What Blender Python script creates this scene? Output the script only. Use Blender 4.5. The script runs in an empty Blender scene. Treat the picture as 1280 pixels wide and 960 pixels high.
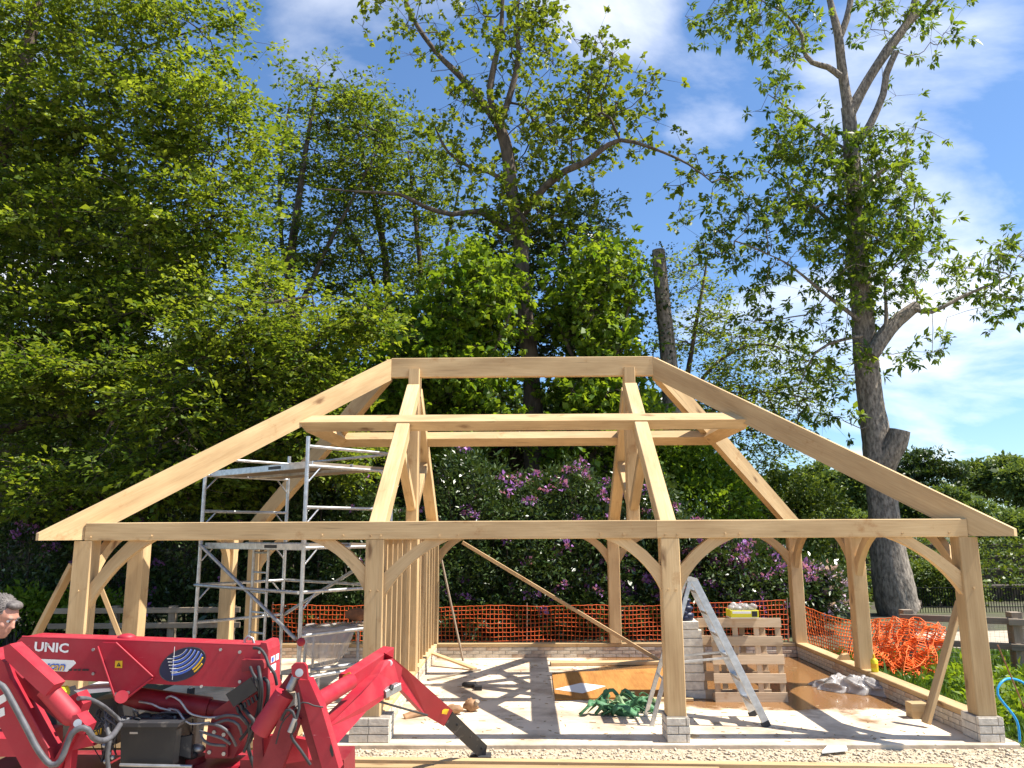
import bpy, math, random
import numpy as np
from mathutils import Vector, Matrix
random.seed(7)
rng = np.random.default_rng(11)
S = bpy.context.scene
COL = S.collection
R = math.radians

# ------------------------------------------------------------------ camera
CAM = np.array([4.9294, -8.7479, 2.1302]); YAW, PITCH, ROLL, FPX = 0.01495, 0.18553, -0.0045, 989.42
def ray(x, y):
    c, s = math.cos(-ROLL), math.sin(-ROLL); X = x-640; Y = y-480
    X, Y = c*X-s*Y, s*X+c*Y
    v = np.array([X/FPX, 1, -Y/FPX])
    c, s = math.cos(-PITCH), math.sin(-PITCH); v = np.array([v[0], c*v[1]+s*v[2], -s*v[1]+c*v[2]])
    c, s = math.cos(-YAW), math.sin(-YAW); return np.array([c*v[0]+s*v[1], -s*v[0]+c*v[1], v[2]])
def at(x, y, Y):
    "point of the place seen at pixel x,y of the photograph, on the upright plane Y"
    v = ray(x, y); return Vector(CAM+v*(Y-CAM[1])/v[1])
def gd(x, y, z=0.0):
    v = ray(x, y); return Vector(CAM+v*(z-CAM[2])/v[2])
cam = bpy.data.cameras.new('camera'); co = bpy.data.objects.new('camera', cam); COL.objects.link(co)
f = Vector(ray(640, 480)).normalized(); r_ = Vector(ray(641, 480)-ray(640, 480)).normalized(); u_ = r_.cross(f).normalized()
co.matrix_world = Matrix(((r_.x, u_.x, -f.x, CAM[0]), (r_.y, u_.y, -f.y, CAM[1]), (r_.z, u_.z, -f.z, CAM[2]), (0, 0, 0, 1)))
cam.sensor_width = 36; cam.lens = FPX/1280*36; cam.clip_start = 0.05; cam.clip_end = 3000
S.camera = co

# ------------------------------------------------------------------ light
SUN = Vector((0.627, -0.05, 1.0)).normalized()
elev = math.asin(SUN.z); azim = math.atan2(SUN.x, SUN.y)
W = bpy.data.worlds.new('World'); S.world = W; W.use_nodes = True
nt = W.node_tree; nt.nodes.clear()
def nd(t, typ, **k):
    n = t.nodes.new(typ)
    for a, b in k.items():
        if a == 'ins':
            for i, v in b.items(): n.inputs[i].default_value = v
        else: setattr(n, a, b)
    return n
sky = nd(nt, 'ShaderNodeTexSky', sky_type='NISHITA', sun_disc=False, sun_elevation=elev, sun_rotation=azim, altitude=50, air_density=1.0, dust_density=0.6, ozone_density=3.0)
tc = nd(nt, 'ShaderNodeTexCoord')
sx = nd(nt, 'ShaderNodeSeparateXYZ'); nt.links.new(tc.outputs['Generated'], sx.inputs[0])
den = nd(nt, 'ShaderNodeMath', operation='ADD', ins={1: 0.22}); nt.links.new(sx.outputs[2], den.inputs[0])
mx = nd(nt, 'ShaderNodeMath', operation='MAXIMUM', ins={1: 0.05}); nt.links.new(den.outputs[0], mx.inputs[0])
dx = nd(nt, 'ShaderNodeMath', operation='DIVIDE'); nt.links.new(sx.outputs[0], dx.inputs[0]); nt.links.new(mx.outputs[0], dx.inputs[1])
dy = nd(nt, 'ShaderNodeMath', operation='DIVIDE'); nt.links.new(sx.outputs[1], dy.inputs[0]); nt.links.new(mx.outputs[0], dy.inputs[1])
cx = nd(nt, 'ShaderNodeCombineXYZ', ins={2: 0.37}); nt.links.new(dx.outputs[0], cx.inputs[0]); nt.links.new(dy.outputs[0], cx.inputs[1])
mp = nd(nt, 'ShaderNodeMapping'); mp.inputs['Location'].default_value = (0.35, 0.1, 0); mp.inputs['Scale'].default_value = (1.0, 1.25, 1); nt.links.new(cx.outputs[0], mp.inputs[0])
nz = nd(nt, 'ShaderNodeTexNoise', ins={'Scale': 1.25, 'Detail': 9.0, 'Roughness': 0.55, 'Distortion': 0.35}); nt.links.new(mp.outputs[0], nz.inputs['Vector'])
acc = nz.outputs['Fac']
for px_, py_, a0, a1, k in ((755, -25, 2, 7, .14), (480, 60, 2, 9, .06), (1150, 70, 2, 9, .09), (1225, 420, 2, 9, .10), (960, 80, 1, 7, .04), (850, 265, 1, 7, .05), (1200, 560, 2, 8, .05), (1050, 480, 2, 8, .05), (-300, 300, 5, 30, .08), (2600, 300, 5, 30, .08)):
    v_ = Vector(ray(px_, py_)).normalized()
    dt = nd(nt, 'ShaderNodeVectorMath', operation='DOT_PRODUCT'); nt.links.new(tc.outputs['Generated'], dt.inputs[0]); dt.inputs[1].default_value = v_
    mr = nd(nt, 'ShaderNodeMapRange', interpolation_type='SMOOTHSTEP', ins={1: math.cos(R(a1)), 2: math.cos(R(a0)), 3: 0.0, 4: k}); nt.links.new(dt.outputs['Value'], mr.inputs[0])
    sm = nd(nt, 'ShaderNodeMath', operation='ADD'); nt.links.new(acc, sm.inputs[0]); nt.links.new(mr.outputs[0], sm.inputs[1]); acc = sm.outputs[0]
cr = nd(nt, 'ShaderNodeValToRGB'); nt.links.new(acc, cr.inputs[0])
cr.color_ramp.elements[0].position = 0.565; cr.color_ramp.elements[1].position = 0.80
cr.color_ramp.elements[0].color = (0, 0, 0, 1); cr.color_ramp.elements[1].color = (0.95, 0.95, 0.95, 1)
blu = nd(nt, 'ShaderNodeMix', data_type='RGBA', blend_type='MULTIPLY'); blu.inputs[0].default_value = 1; nt.links.new(sky.outputs[0], blu.inputs[6]); blu.inputs[7].default_value = (0.74, 0.90, 1.04, 1)
mix = nd(nt, 'ShaderNodeMix', data_type='RGBA'); nt.links.new(cr.outputs[0], mix.inputs[0]); nt.links.new(blu.outputs[2], mix.inputs[6])
mix.inputs[7].default_value = (8.0, 8.1, 8.3, 1)
bg = nd(nt, 'ShaderNodeBackground', ins={1: 0.098}); nt.links.new(mix.outputs[2], bg.inputs[0])
wo = nd(nt, 'ShaderNodeOutputWorld'); nt.links.new(bg.outputs[0], wo.inputs[0])
sl = bpy.data.lights.new('sun', 'SUN'); sl.energy = 5.0; sl.angle = R(0.5); sl.color = (1.0, 0.94, 0.84)
so = bpy.data.objects.new('sun', sl); COL.objects.link(so); so.rotation_euler = SUN.to_track_quat('Z', 'Y').to_euler(); so.location = (20, -2, 30)
S.view_settings.view_transform = 'Standard'; S.view_settings.look = 'None'; S.view_settings.gamma = 1.0
S.view_settings.exposure = 1.0
S.render.engine = 'CYCLES'
S.cycles.max_bounces = 8; S.cycles.transparent_max_bounces = 8

# ------------------------------------------------------------------ materials
def mat(name, col, rough=0.7, metal=0.0, var=0.0, scale=8.0, bump=0.0, col2=None, spec=0.4, coord='Object', stretch=None, detail=5.0, thr=(0.35, 0.65), bscale=None, coat=0.0):
    m = bpy.data.materials.new(name); m.use_nodes = True; t = m.node_tree
    b = t.nodes['Principled BSDF']; b.inputs['Roughness'].default_value = rough; b.inputs['Metallic'].default_value = metal
    b.inputs['Specular IOR Level'].default_value = spec; b.inputs['Coat Weight'].default_value = coat
    c = (*col, 1)
    if col2 is None: col2 = tuple(max(0, x*(1-var)) for x in col)
    tcn = nd(t, 'ShaderNodeTexCoord'); mpn = nd(t, 'ShaderNodeMapping'); t.links.new(tcn.outputs[coord], mpn.inputs[0])
    if stretch: mpn.inputs['Scale'].default_value = stretch
    n = nd(t, 'ShaderNodeTexNoise', ins={'Scale': scale, 'Detail': detail, 'Roughness': 0.6}); t.links.new(mpn.outputs[0], n.inputs['Vector'])
    rp = nd(t, 'ShaderNodeValToRGB'); rp.color_ramp.elements[0].position, rp.color_ramp.elements[1].position = thr
    rp.color_ramp.elements[0].color = (*col2, 1); rp.color_ramp.elements[1].color = c
    t.links.new(n.outputs['Fac'], rp.inputs[0]); t.links.new(rp.outputs[0], b.inputs['Base Color'])
    if bump:
        n2 = n
        if bscale:
            n2 = nd(t, 'ShaderNodeTexNoise', ins={'Scale': bscale, 'Detail': 6.0}); t.links.new(mpn.outputs[0], n2.inputs['Vector'])
        bp = nd(t, 'ShaderNodeBump', ins={'Strength': bump, 'Distance': 0.02}); t.links.new(n2.outputs['Fac'], bp.inputs['Height']); t.links.new(bp.outputs[0], b.inputs['Normal'])
    m['rp'] = rp.name
    return m

def wood(name, light, dark, knot=(0.16, 0.08, 0.035), knots=1.0, wear=0.0, grain=1.0):
    "sawn timber: grain follows the UV (u along the piece, metres); every object gets its own offset and tone"
    m = bpy.data.materials.new(name); m.use_nodes = True; t = m.node_tree; L = t.links.new
    b = t.nodes['Principled BSDF']; b.inputs['Roughness'].default_value = 0.72; b.inputs['Specular IOR Level'].default_value = 0.25
    uv = nd(t, 'ShaderNodeTexCoord'); oi = nd(t, 'ShaderNodeObjectInfo')
    sc = nd(t, 'ShaderNodeVectorMath', operation='SCALE'); sc.inputs[0].default_value = (37.0, 19.0, 11.0); L(oi.outputs['Random'], sc.inputs['Scale'])
    ad = nd(t, 'ShaderNodeVectorMath', operation='ADD'); L(uv.outputs['UV'], ad.inputs[0]); L(sc.outputs[0], ad.inputs[1])
    m1 = nd(t, 'ShaderNodeMapping'); m1.inputs['Scale'].default_value = (1.1, 26, 1); L(ad.outputs[0], m1.inputs[0])
    n1 = nd(t, 'ShaderNodeTexNoise', ins={'Scale': 2.2, 'Detail': 7.0, 'Roughness': 0.65, 'Distortion': 0.6}); L(m1.outputs[0], n1.inputs['Vector'])
    m2 = nd(t, 'ShaderNodeMapping'); m2.inputs['Scale'].default_value = (0.7, 3.0, 1); L(ad.outputs[0], m2.inputs[0])
    n2 = nd(t, 'ShaderNodeTexNoise', ins={'Scale': 1.6, 'Detail': 4.0}); L(m2.outputs[0], n2.inputs['Vector'])
    r1 = nd(t, 'ShaderNodeValToRGB'); r1.color_ramp.elements[0].position = 0.28; r1.color_ramp.elements[1].position = 0.68
    r1.color_ramp.elements[0].color = (*dark, 1); r1.color_ramp.elements[1].color = (*light, 1); L(n1.outputs['Fac'], r1.inputs[0])
    r2 = nd(t, 'ShaderNodeValToRGB'); r2.color_ramp.elements[0].position = 0.3; r2.color_ramp.elements[1].position = 0.7
    r2.color_ramp.elements[0].color = (0.74, 0.68, 0.62, 1); r2.color_ramp.elements[1].color = (1.06, 1.04, 1.0, 1); L(n2.outputs['Fac'], r2.inputs[0])
    mm = nd(t, 'ShaderNodeMix', data_type='RGBA', blend_type='MULTIPLY'); mm.inputs[0].default_value = 1.0; L(r1.outputs[0], mm.inputs[6]); L(r2.outputs[0], mm.inputs[7])
    m3 = nd(t, 'ShaderNodeMapping'); m3.inputs['Scale'].default_value = (1.5, 4.2, 1); L(ad.outputs[0], m3.inputs[0])
    dn = nd(t, 'ShaderNodeTexNoise', ins={'Scale': 7.0, 'Detail': 3.0}); L(m3.outputs[0], dn.inputs['Vector'])
    dm = nd(t, 'ShaderNodeVectorMath', operation='SCALE', ins={'Scale': 0.22}); L(dn.outputs['Color'], dm.inputs[0])
    da = nd(t, 'ShaderNodeVectorMath', operation='ADD'); L(m3.outputs[0], da.inputs[0]); L(dm.outputs[0], da.inputs[1])
    vo = nd(t, 'ShaderNodeTexVoronoi', ins={'Scale': 1.0}); L(da.outputs[0], vo.inputs['Vector'])
    kr = nd(t, 'ShaderNodeValToRGB'); kr.color_ramp.elements[0].position = 0.05; kr.color_ramp.elements[1].position = 0.20
    kr.color_ramp.elements[0].color = (0.85*knots,)*3+(1,); kr.color_ramp.elements[1].color = (0, 0, 0, 1); L(vo.outputs['Distance'], kr.inputs[0])
    gate = nd(t, 'ShaderNodeMath', operation='GREATER_THAN', ins={1: 0.52}); sg = nd(t, 'ShaderNodeSeparateColor'); L(vo.outputs['Color'], sg.inputs[0]); L(sg.outputs[0], gate.inputs[0])
    kk = nd(t, 'ShaderNodeMath', operation='MULTIPLY'); L(kr.outputs[0], kk.inputs[0]); L(gate.outputs[0], kk.inputs[1])
    mk = nd(t, 'ShaderNodeMix', data_type='RGBA'); L(kk.outputs[0], mk.inputs[0]); L(mm.outputs[2], mk.inputs[6]); mk.inputs[7].default_value = (*knot, 1)
    m4 = nd(t, 'ShaderNodeMapping'); m4.inputs['Scale'].default_value = (0.9, 34, 1); L(ad.outputs[0], m4.inputs[0])
    n4 = nd(t, 'ShaderNodeTexNoise', ins={'Scale': 1.0, 'Detail': 2.0, 'Distortion': 0.3}); L(m4.outputs[0], n4.inputs['Vector'])
    ck = nd(t, 'ShaderNodeValToRGB'); ck.color_ramp.elements[0].position = 0.70; ck.color_ramp.elements[1].position = 0.735
    ck.color_ramp.elements[0].color = (0, 0, 0, 1); ck.color_ramp.elements[1].color = (0.7, 0.7, 0.7, 1); L(n4.outputs['Fac'], ck.inputs[0])
    mc = nd(t, 'ShaderNodeMix', data_type='RGBA'); L(ck.outputs[0], mc.inputs[0]); L(mk.outputs[2], mc.inputs[6]); mc.inputs[7].default_value = (*[x*0.55 for x in dark], 1)
    n5 = nd(t, 'ShaderNodeTexNoise', ins={'Scale': 2.6, 'Detail': 6.0, 'Roughness': 0.7}); L(ad.outputs[0], n5.inputs['Vector'])
    st = nd(t, 'ShaderNodeValToRGB'); st.color_ramp.elements[0].position = 0.60; st.color_ramp.elements[1].position = 0.72
    st.color_ramp.elements[0].color = (1, 1, 1, 1); st.color_ramp.elements[1].color = (0.72, 0.55, 0.42, 1); L(n5.outputs['Fac'], st.inputs[0])
    ms_ = nd(t, 'ShaderNodeMix', data_type='RGBA', blend_type='MULTIPLY'); ms_.inputs[0].default_value = 0.9; L(mc.outputs[2], ms_.inputs[6]); L(st.outputs[0], ms_.inputs[7]); mk = ms_
    tone = nd(t, 'ShaderNodeMapRange', ins={3: 0.76, 4: 1.10}); L(oi.outputs['Random'], tone.inputs[0])
    hs = nd(t, 'ShaderNodeHueSaturation'); L(tone.outputs[0], hs.inputs['Value']); L(mk.outputs[2], hs.inputs['Color'])
    L(hs.outputs[0], b.inputs['Base Color'])
    bp = nd(t, 'ShaderNodeBump', ins={'Strength': 0.25*grain, 'Distance': 0.006}); L(n1.outputs['Fac'], bp.inputs['Height']); L(bp.outputs[0], b.inputs['Normal'])
    return m

def leafmat(name, dark, light, trans=0.35, rough=0.45, spec=0.35):
    m = bpy.data.materials.new(name); m.use_nodes = True; t = m.node_tree; L = t.links.new
    b = t.nodes['Principled BSDF']; b.inputs['Roughness'].default_value = rough; b.inputs['Specular IOR Level'].default_value = spec
    a = nd(t, 'ShaderNodeAttribute', attribute_name='tint')
    rp = nd(t, 'ShaderNodeValToRGB'); rp.color_ramp.elements[0].color = (*dark, 1); rp.color_ramp.elements[1].color = (*light, 1); L(a.outputs['Fac'], rp.inputs[0])
    L(rp.outputs[0], b.inputs['Base Color'])
    tr = nd(t, 'ShaderNodeBsdfTranslucent'); g = nd(t, 'ShaderNodeMix', data_type='RGBA', blend_type='MULTIPLY'); g.inputs[0].default_value = 1
    L(rp.outputs[0], g.inputs[6]); g.inputs[7].default_value = (1.5, 1.35, 0.55, 1); L(g.outputs[2], tr.inputs[0])
    ms = nd(t, 'ShaderNodeMixShader', ins={0: trans}); L(b.outputs[0], ms.inputs[1]); L(tr.outputs[0], ms.inputs[2])
    L(ms.outputs[0], t.nodes['Material Output'].inputs[0]); return m

M = {}
M['oak'] = wood('oak', (0.68, 0.505, 0.285), (0.555, 0.385, 0.20))
M['pine'] = wood('pine', (0.62, 0.46, 0.27), (0.50, 0.34, 0.17), knots=0.8)
M['greywood'] = wood('weathered_wood', (0.36, 0.30, 0.235), (0.24, 0.195, 0.15), knots=0.4)
M['pallet'] = wood('pallet_wood', (0.66, 0.52, 0.37), (0.52, 0.38, 0.25), knots=0.5)
M['ply'] = wood('wet_plywood', (0.50, 0.25, 0.07), (0.36, 0.16, 0.04), knots=0.35)
M['brick'] = mat('brick', (0.60, 0.53, 0.43), 0.9, var=0.3, scale=9, bump=0.35, bscale=40)
M['brickpink'] = mat('brick_buff', (0.55, 0.42, 0.31), 0.9, var=0.35, scale=9, bump=0.35, bscale=40)
M['mortar'] = mat('mortar', (0.34, 0.30, 0.25), 0.95, var=0.3, scale=20, bump=0.3)
M['white_brick'] = mat('white_block', (0.70, 0.64, 0.54), 0.9, var=0.28, scale=14, bump=0.25, bscale=50)
M['alu'] = mat('aluminium', (0.62, 0.63, 0.64), 0.38, metal=0.85, var=0.3, scale=14)
M['steel'] = mat('galvanised_steel', (0.50, 0.50, 0.50), 0.45, metal=0.8, var=0.35, scale=12)
M['red'] = mat('red_paint', (0.36, 0.010, 0.026), 0.42, var=0.14, scale=5, spec=0.45, bump=0.03, thr=(0.3, 0.5))
def wear(key, scr, dust):
    "scratches and a dusty bloom over a paint"
    m = M[key]; t = m.node_tree; L = t.links.new; bs = t.nodes['Principled BSDF']; old = bs.inputs['Base Color'].links[0].from_socket
    c = nd(t, 'ShaderNodeTexCoord'); mp_ = nd(t, 'ShaderNodeMapping'); mp_.inputs['Rotation'].default_value = (.3, .5, .2); mp_.inputs['Scale'].default_value = (9, 9, 46); L(c.outputs['Object'], mp_.inputs[0])
    n = nd(t, 'ShaderNodeTexNoise', ins={'Scale': 1.0, 'Detail': 8.0, 'Roughness': .75}); L(mp_.outputs[0], n.inputs['Vector'])
    r = nd(t, 'ShaderNodeValToRGB'); r.color_ramp.elements[0].position = .66; r.color_ramp.elements[1].position = .70; r.color_ramp.elements[0].color = (0, 0, 0, 1); r.color_ramp.elements[1].color = (.75, .75, .75, 1); L(n.outputs['Fac'], r.inputs[0])
    x = nd(t, 'ShaderNodeMix', data_type='RGBA'); L(r.outputs[0], x.inputs[0]); L(old, x.inputs[6]); x.inputs[7].default_value = (*scr, 1)
    n2 = nd(t, 'ShaderNodeTexNoise', ins={'Scale': 3.5, 'Detail': 9.0, 'Roughness': .7}); L(c.outputs['Object'], n2.inputs['Vector'])
    r2 = nd(t, 'ShaderNodeValToRGB'); r2.color_ramp.elements[0].position = .42; r2.color_ramp.elements[1].position = .75; r2.color_ramp.elements[0].color = (0, 0, 0, 1); r2.color_ramp.elements[1].color = (.24, .24, .24, 1); L(n2.outputs['Fac'], r2.inputs[0])
    y = nd(t, 'ShaderNodeMix', data_type='RGBA'); L(r2.outputs[0], y.inputs[0]); L(x.outputs[2], y.inputs[6]); y.inputs[7].default_value = (*dust, 1); L(y.outputs[2], bs.inputs['Base Color'])
    rr = nd(t, 'ShaderNodeMapRange', ins={3: .34, 4: .75}); L(n2.outputs['Fac'], rr.inputs[0]); L(rr.outputs[0], bs.inputs['Roughness'])
wear('red', (.62, .30, .30), (.42, .14, .13))
M['darkred'] = mat('dark_red_paint', (0.24, 0.009, 0.02), 0.45, var=0.3, scale=7)
wear('darkred', (.40, .2, .18), (.26, .12, .09))
M['black'] = mat('black_plastic', (0.018, 0.018, 0.02), 0.5, col2=(0.030, 0.028, 0.026), scale=7, thr=(0.30, 0.55))
M['blacksteel'] = mat('scuffed_black_steel', (0.035, 0.036, 0.04), 0.5, col2=(0.12, 0.11, 0.10), scale=16, thr=(0.30, 0.42))
M['rubber'] = mat('hose_rubber', (0.035, 0.035, 0.038), 0.6, var=0.3)
M['hosegrey'] = mat('grey_hose', (0.12, 0.12, 0.13), 0.55, var=0.4, scale=20)
M['white'] = mat('white_vinyl', (0.78, 0.78, 0.76), 0.5)
M['navy'] = mat('navy_vinyl', (0.012, 0.018, 0.05), 0.45)
M['blue'] = mat('blue_vinyl', (0.05, 0.12, 0.50), 0.45)
M['yellow'] = mat('yellow_vinyl', (0.75, 0.45, 0.02), 0.5)
M['bluehose'] = mat('blue_water_pipe', (0.02, 0.28, 0.62), 0.4)
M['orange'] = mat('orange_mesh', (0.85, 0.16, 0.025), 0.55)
M['skin'] = mat('skin', (0.56, 0.28, 0.20), 0.55, var=0.15, scale=30, spec=0.3)
M['hair'] = mat('grey_hair', (0.16, 0.14, 0.13), 0.6, col2=(0.07, 0.06, 0.055), scale=60)
M['shirt'] = mat('dark_shirt', (0.03, 0.04, 0.07), 0.9)
M['trouser'] = mat('work_trousers', (0.05, 0.05, 0.055), 0.9)
M['bark'] = mat('bark', (0.16, 0.125, 0.095), 0.95, col2=(0.055, 0.042, 0.032), scale=7, bump=0.9, stretch=(1, 1, 0.28), bscale=11)
M['barkgrey'] = mat('grey_bark', (0.34, 0.29, 0.235), 0.95, col2=(0.10, 0.082, 0.066), scale=16, bump=1.0, stretch=(1, 1, 0.42), bscale=24, detail=10.0, thr=(0.36, 0.66))
M['twig'] = mat('twig_bark', (0.085, 0.066, 0.05), 0.95, var=0.4, scale=6)
M['orangedark'] = mat('shaded_orange_mesh', (0.70, 0.11, 0.022), 0.6)  # darker copy of the orange mesh, with the rear shade in its colour
M['leather'] = mat('tan_leather', (0.36, 0.20, 0.10), 0.7, var=0.4, scale=14)
M['lime'] = mat('bright_yellow_plastic', (0.75, 0.68, 0.03), 0.4)
M['tarp'] = mat('green_webbing', (0.085, 0.235, 0.10), 0.6, col2=(0.05, 0.15, 0.065), scale=10)
M['tarplight'] = mat('pale_green_webbing', (0.30, 0.42, 0.22), 0.6)
M['stone'] = mat('pale_flint', (0.62, 0.52, 0.38), 0.9, var=0.45, scale=30, thr=(0.4, 0.6))
M['path'] = mat('path_gravel', (0.50, 0.42, 0.32), 0.95, var=0.3, scale=12, bump=0.3)
M['iron'] = mat('black_iron', (0.015, 0.016, 0.015), 0.9, spec=0.1)
M['brown'] = mat('brown_sack', (0.28, 0.13, 0.07), 0.9, var=0.4, scale=12)
def polymat():
    m = bpy.data.materials.new('clear_polythene'); m.use_nodes = True; t = m.node_tree; L = t.links.new
    b = t.nodes['Principled BSDF']; b.inputs['Base Color'].default_value = (0.55, 0.52, 0.50, 1); b.inputs['Roughness'].default_value = 0.22; b.inputs['Specular IOR Level'].default_value = 0.6
    tp = nd(t, 'ShaderNodeBsdfTransparent'); ms = nd(t, 'ShaderNodeMixShader', ins={0: 0.45})
    L(tp.outputs[0], ms.inputs[1]); L(b.outputs[0], ms.inputs[2]); L(ms.outputs[0], t.nodes['Material Output'].inputs[0]); return m
M['poly'] = polymat()
M['lf_left'] = leafmat('leaf_beech', (0.060, 0.115, 0.014), (0.245, 0.315, 0.042), 0.50)
M['lf_mid'] = leafmat('leaf_hazel', (0.070, 0.120, 0.018), (0.215, 0.29, 0.042), 0.50)
M['lf_syc'] = leafmat('leaf_sycamore', (0.085, 0.14, 0.016), (0.22, 0.275, 0.035), 0.46)
M['lf_maple'] = leafmat('leaf_maple', (0.080, 0.16, 0.014), (0.22, 0.315, 0.032), 0.50)
M['lf_ash'] = leafmat('leaf_ash', (0.055, 0.115, 0.016), (0.20, 0.28, 0.040), 0.46, rough=0.4)
M['lf_dark'] = leafmat('leaf_evergreen', (0.028, 0.055, 0.013), (0.08, 0.125, 0.026), 0.22, rough=0.35, spec=0.5)
M['lf_rhodo'] = leafmat('leaf_rhododendron', (0.024, 0.054, 0.014), (0.085, 0.128, 0.03), 0.18, rough=0.32, spec=0.5)
M['lf_hedge'] = leafmat('leaf_hedge', (0.045, 0.085, 0.014), (0.15, 0.20, 0.035), 0.32)
M['lf_far'] = leafmat('leaf_far_wood', (0.070, 0.115, 0.030), (0.16, 0.225, 0.060), 0.36)
M['grass'] = leafmat('grass_blade', (0.05, 0.12, 0.014), (0.13, 0.21, 0.03), 0.35)
M['fl_purple'] = leafmat('petal_purple', (0.26, 0.085, 0.34), (0.50, 0.24, 0.56), 0.3)
M['fl_lilac'] = leafmat('petal_lilac', (0.55, 0.36, 0.58), (0.78, 0.66, 0.78), 0.3)

# ------------------------------------------------------------------ mesh helpers
class MB:
    def __init__(s): s.v = []; s.f = []; s.uv = []; s.smooth = []
    def add(s, vs, fs, uvs=None, smooth=False):
        o = len(s.v); s.v += [Vector(v) for v in vs]
        for i, fc in enumerate(fs):
            s.f.append([k+o for k in fc]); s.uv.append(uvs[i] if uvs else [(vs[k][0], vs[k][2]) for k in fc]); s.smooth.append(smooth)
    def beam(s, p0, p1, w, h, up=(0, 0, 1), ch=0.006):
        "chamfered rectangular bar from p0 to p1; w across, h along up"
        p0 = Vector(p0); p1 = Vector(p1); d = p1-p0; L = d.length; d.normalize()
        up = Vector(up); a = d.cross(up)
        if a.length < 1e-4: a = d.cross(Vector((0, 1, 0)))
        a.normalize(); b = a.cross(d).normalized()
        w2, h2 = w/2, h/2; c = min(ch, w2*0.6, h2*0.6)
        pr = [(-w2+c, -h2), (w2-c, -h2), (w2, -h2+c), (w2, h2-c), (w2-c, h2), (-w2+c, h2), (-w2, h2-c), (-w2, -h2+c)]
        per = [0]
        for i in range(8):
            q = pr[(i+1) % 8]; per.append(per[-1]+math.hypot(q[0]-pr[i][0], q[1]-pr[i][1]))
        vs = [p0+a*x+b*y for x, y in pr]+[p1+a*x+b*y for x, y in pr]
        fs = []; us = []
        for i in range(8):
            j = (i+1) % 8; fs.append([i, j, 8+j, 8+i]); us.append([(0, per[i]), (0, per[i+1]), (L, per[i+1]), (L, per[i])])
        fs.append(list(range(7, -1, -1))); us.append([(pr[k][0]*0.2, pr[k][1]+0.3) for k in range(7, -1, -1)])
        fs.append(list(range(8, 16))); us.append([(pr[k][0]*0.2, pr[k][1]+0.9) for k in range(8)])
        s.add(vs, fs, us); return s
    def box(s, lo, hi, ch=0.004):
        lo = Vector(lo); hi = Vector(hi); d = hi-lo; m = (lo+hi)/2
        k = max(range(3), key=lambda i: d[i])
        if k == 0: return s.beam((lo.x, m.y, m.z), (hi.x, m.y, m.z), d.y, d.z, (0, 0, 1), ch)
        if k == 1: return s.beam((m.x, lo.y, m.z), (m.x, hi.y, m.z), d.x, d.z, (0, 0, 1), ch)
        return s.beam((m.x, m.y, lo.z), (m.x, m.y, hi.z), d.x, d.y, (0, 1, 0), ch)
    def prism(s, pts, ext, uvdir=None):
        "polygon pts (3-D, planar) pushed along ext"
        pts = [Vector(p) for p in pts]; ext = Vector(ext); n = len(pts)
        nrm = Vector((0, 0, 0))
        for i in range(n): nrm += (pts[i]-pts[0]).cross(pts[(i+1) % n]-pts[0])
        if nrm.dot(ext) > 0: pts = pts[::-1]
        vs = pts+[p+ext for p in pts]; fs = [list(range(n)), list(range(2*n-1, n-1, -1))]
        ud = (uvdir and Vector(uvdir).normalized()) or (pts[1]-pts[0]).normalized(); vd = ext.normalized().cross(ud).normalized(); e = ext.length
        U = lambda p: (p.dot(ud), p.dot(vd))
        us = [[U(vs[k]) for k in fs[0]], [U(vs[k]) for k in fs[1]]]
        for i in range(n):
            j = (i+1) % n; fs.append([j, i, n+i, n+j])
            a, b = U(pts[i]), U(pts[j]); us.append([(b[0], b[1]), (a[0], a[1]), (a[0], a[1]+e), (b[0], b[1]+e)])
        s.add(vs, fs, us); return s
    def tube(s, pts, r, n=8, cap=True):
        pts = [Vector(p) for p in pts]; m = len(pts); rs = r if isinstance(r, (list, tuple)) else [r]*m
        vs = []; prev = None
        for i, p in enumerate(pts):
            t = (pts[min(i+1, m-1)]-pts[max(i-1, 0)]).normalized()
            if prev is None:
                a = t.cross(Vector((0, 0, 1)));
                if a.length < 1e-3: a = t.cross(Vector((1, 0, 0)))
            else: a = prev-t*prev.dot(t)
            a.normalize(); prev = a; b = t.cross(a)
            vs += [p+(a*math.cos(2*math.pi*k/n)+b*math.sin(2*math.pi*k/n))*rs[i] for k in range(n)]
        fs = [[i*n+k, i*n+(k+1) % n, (i+1)*n+(k+1) % n, (i+1)*n+k] for i in range(m-1) for k in range(n)]
        s.add(vs, fs, None, True)
        if cap: s.add(vs[:n], [list(range(n-1, -1, -1))]); s.add(vs[-n:], [list(range(n))])
        return s
    def cyl(s, p0, p1, r, n=14): return s.tube([p0, p1], r, n)
    def ball(s, c, rad, n=10, m=7, squash=(1, 1, 1), jit=0.0):
        c = Vector(c); vs = []
        for i in range(m+1):
            th = math.pi*i/m
            for k in range(n):
                ph = 2*math.pi*k/n; q = 1+random.uniform(-jit, jit)
                vs.append(c+Vector((math.sin(th)*math.cos(ph)*squash[0], math.sin(th)*math.sin(ph)*squash[1], math.cos(th)*squash[2]))*rad*q)
        fs = [[i*n+k, (i+1)*n+k, (i+1)*n+(k+1) % n, i*n+(k+1) % n] for i in range(m) for k in range(n)]
        s.add(vs, fs, None, True); return s
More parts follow.
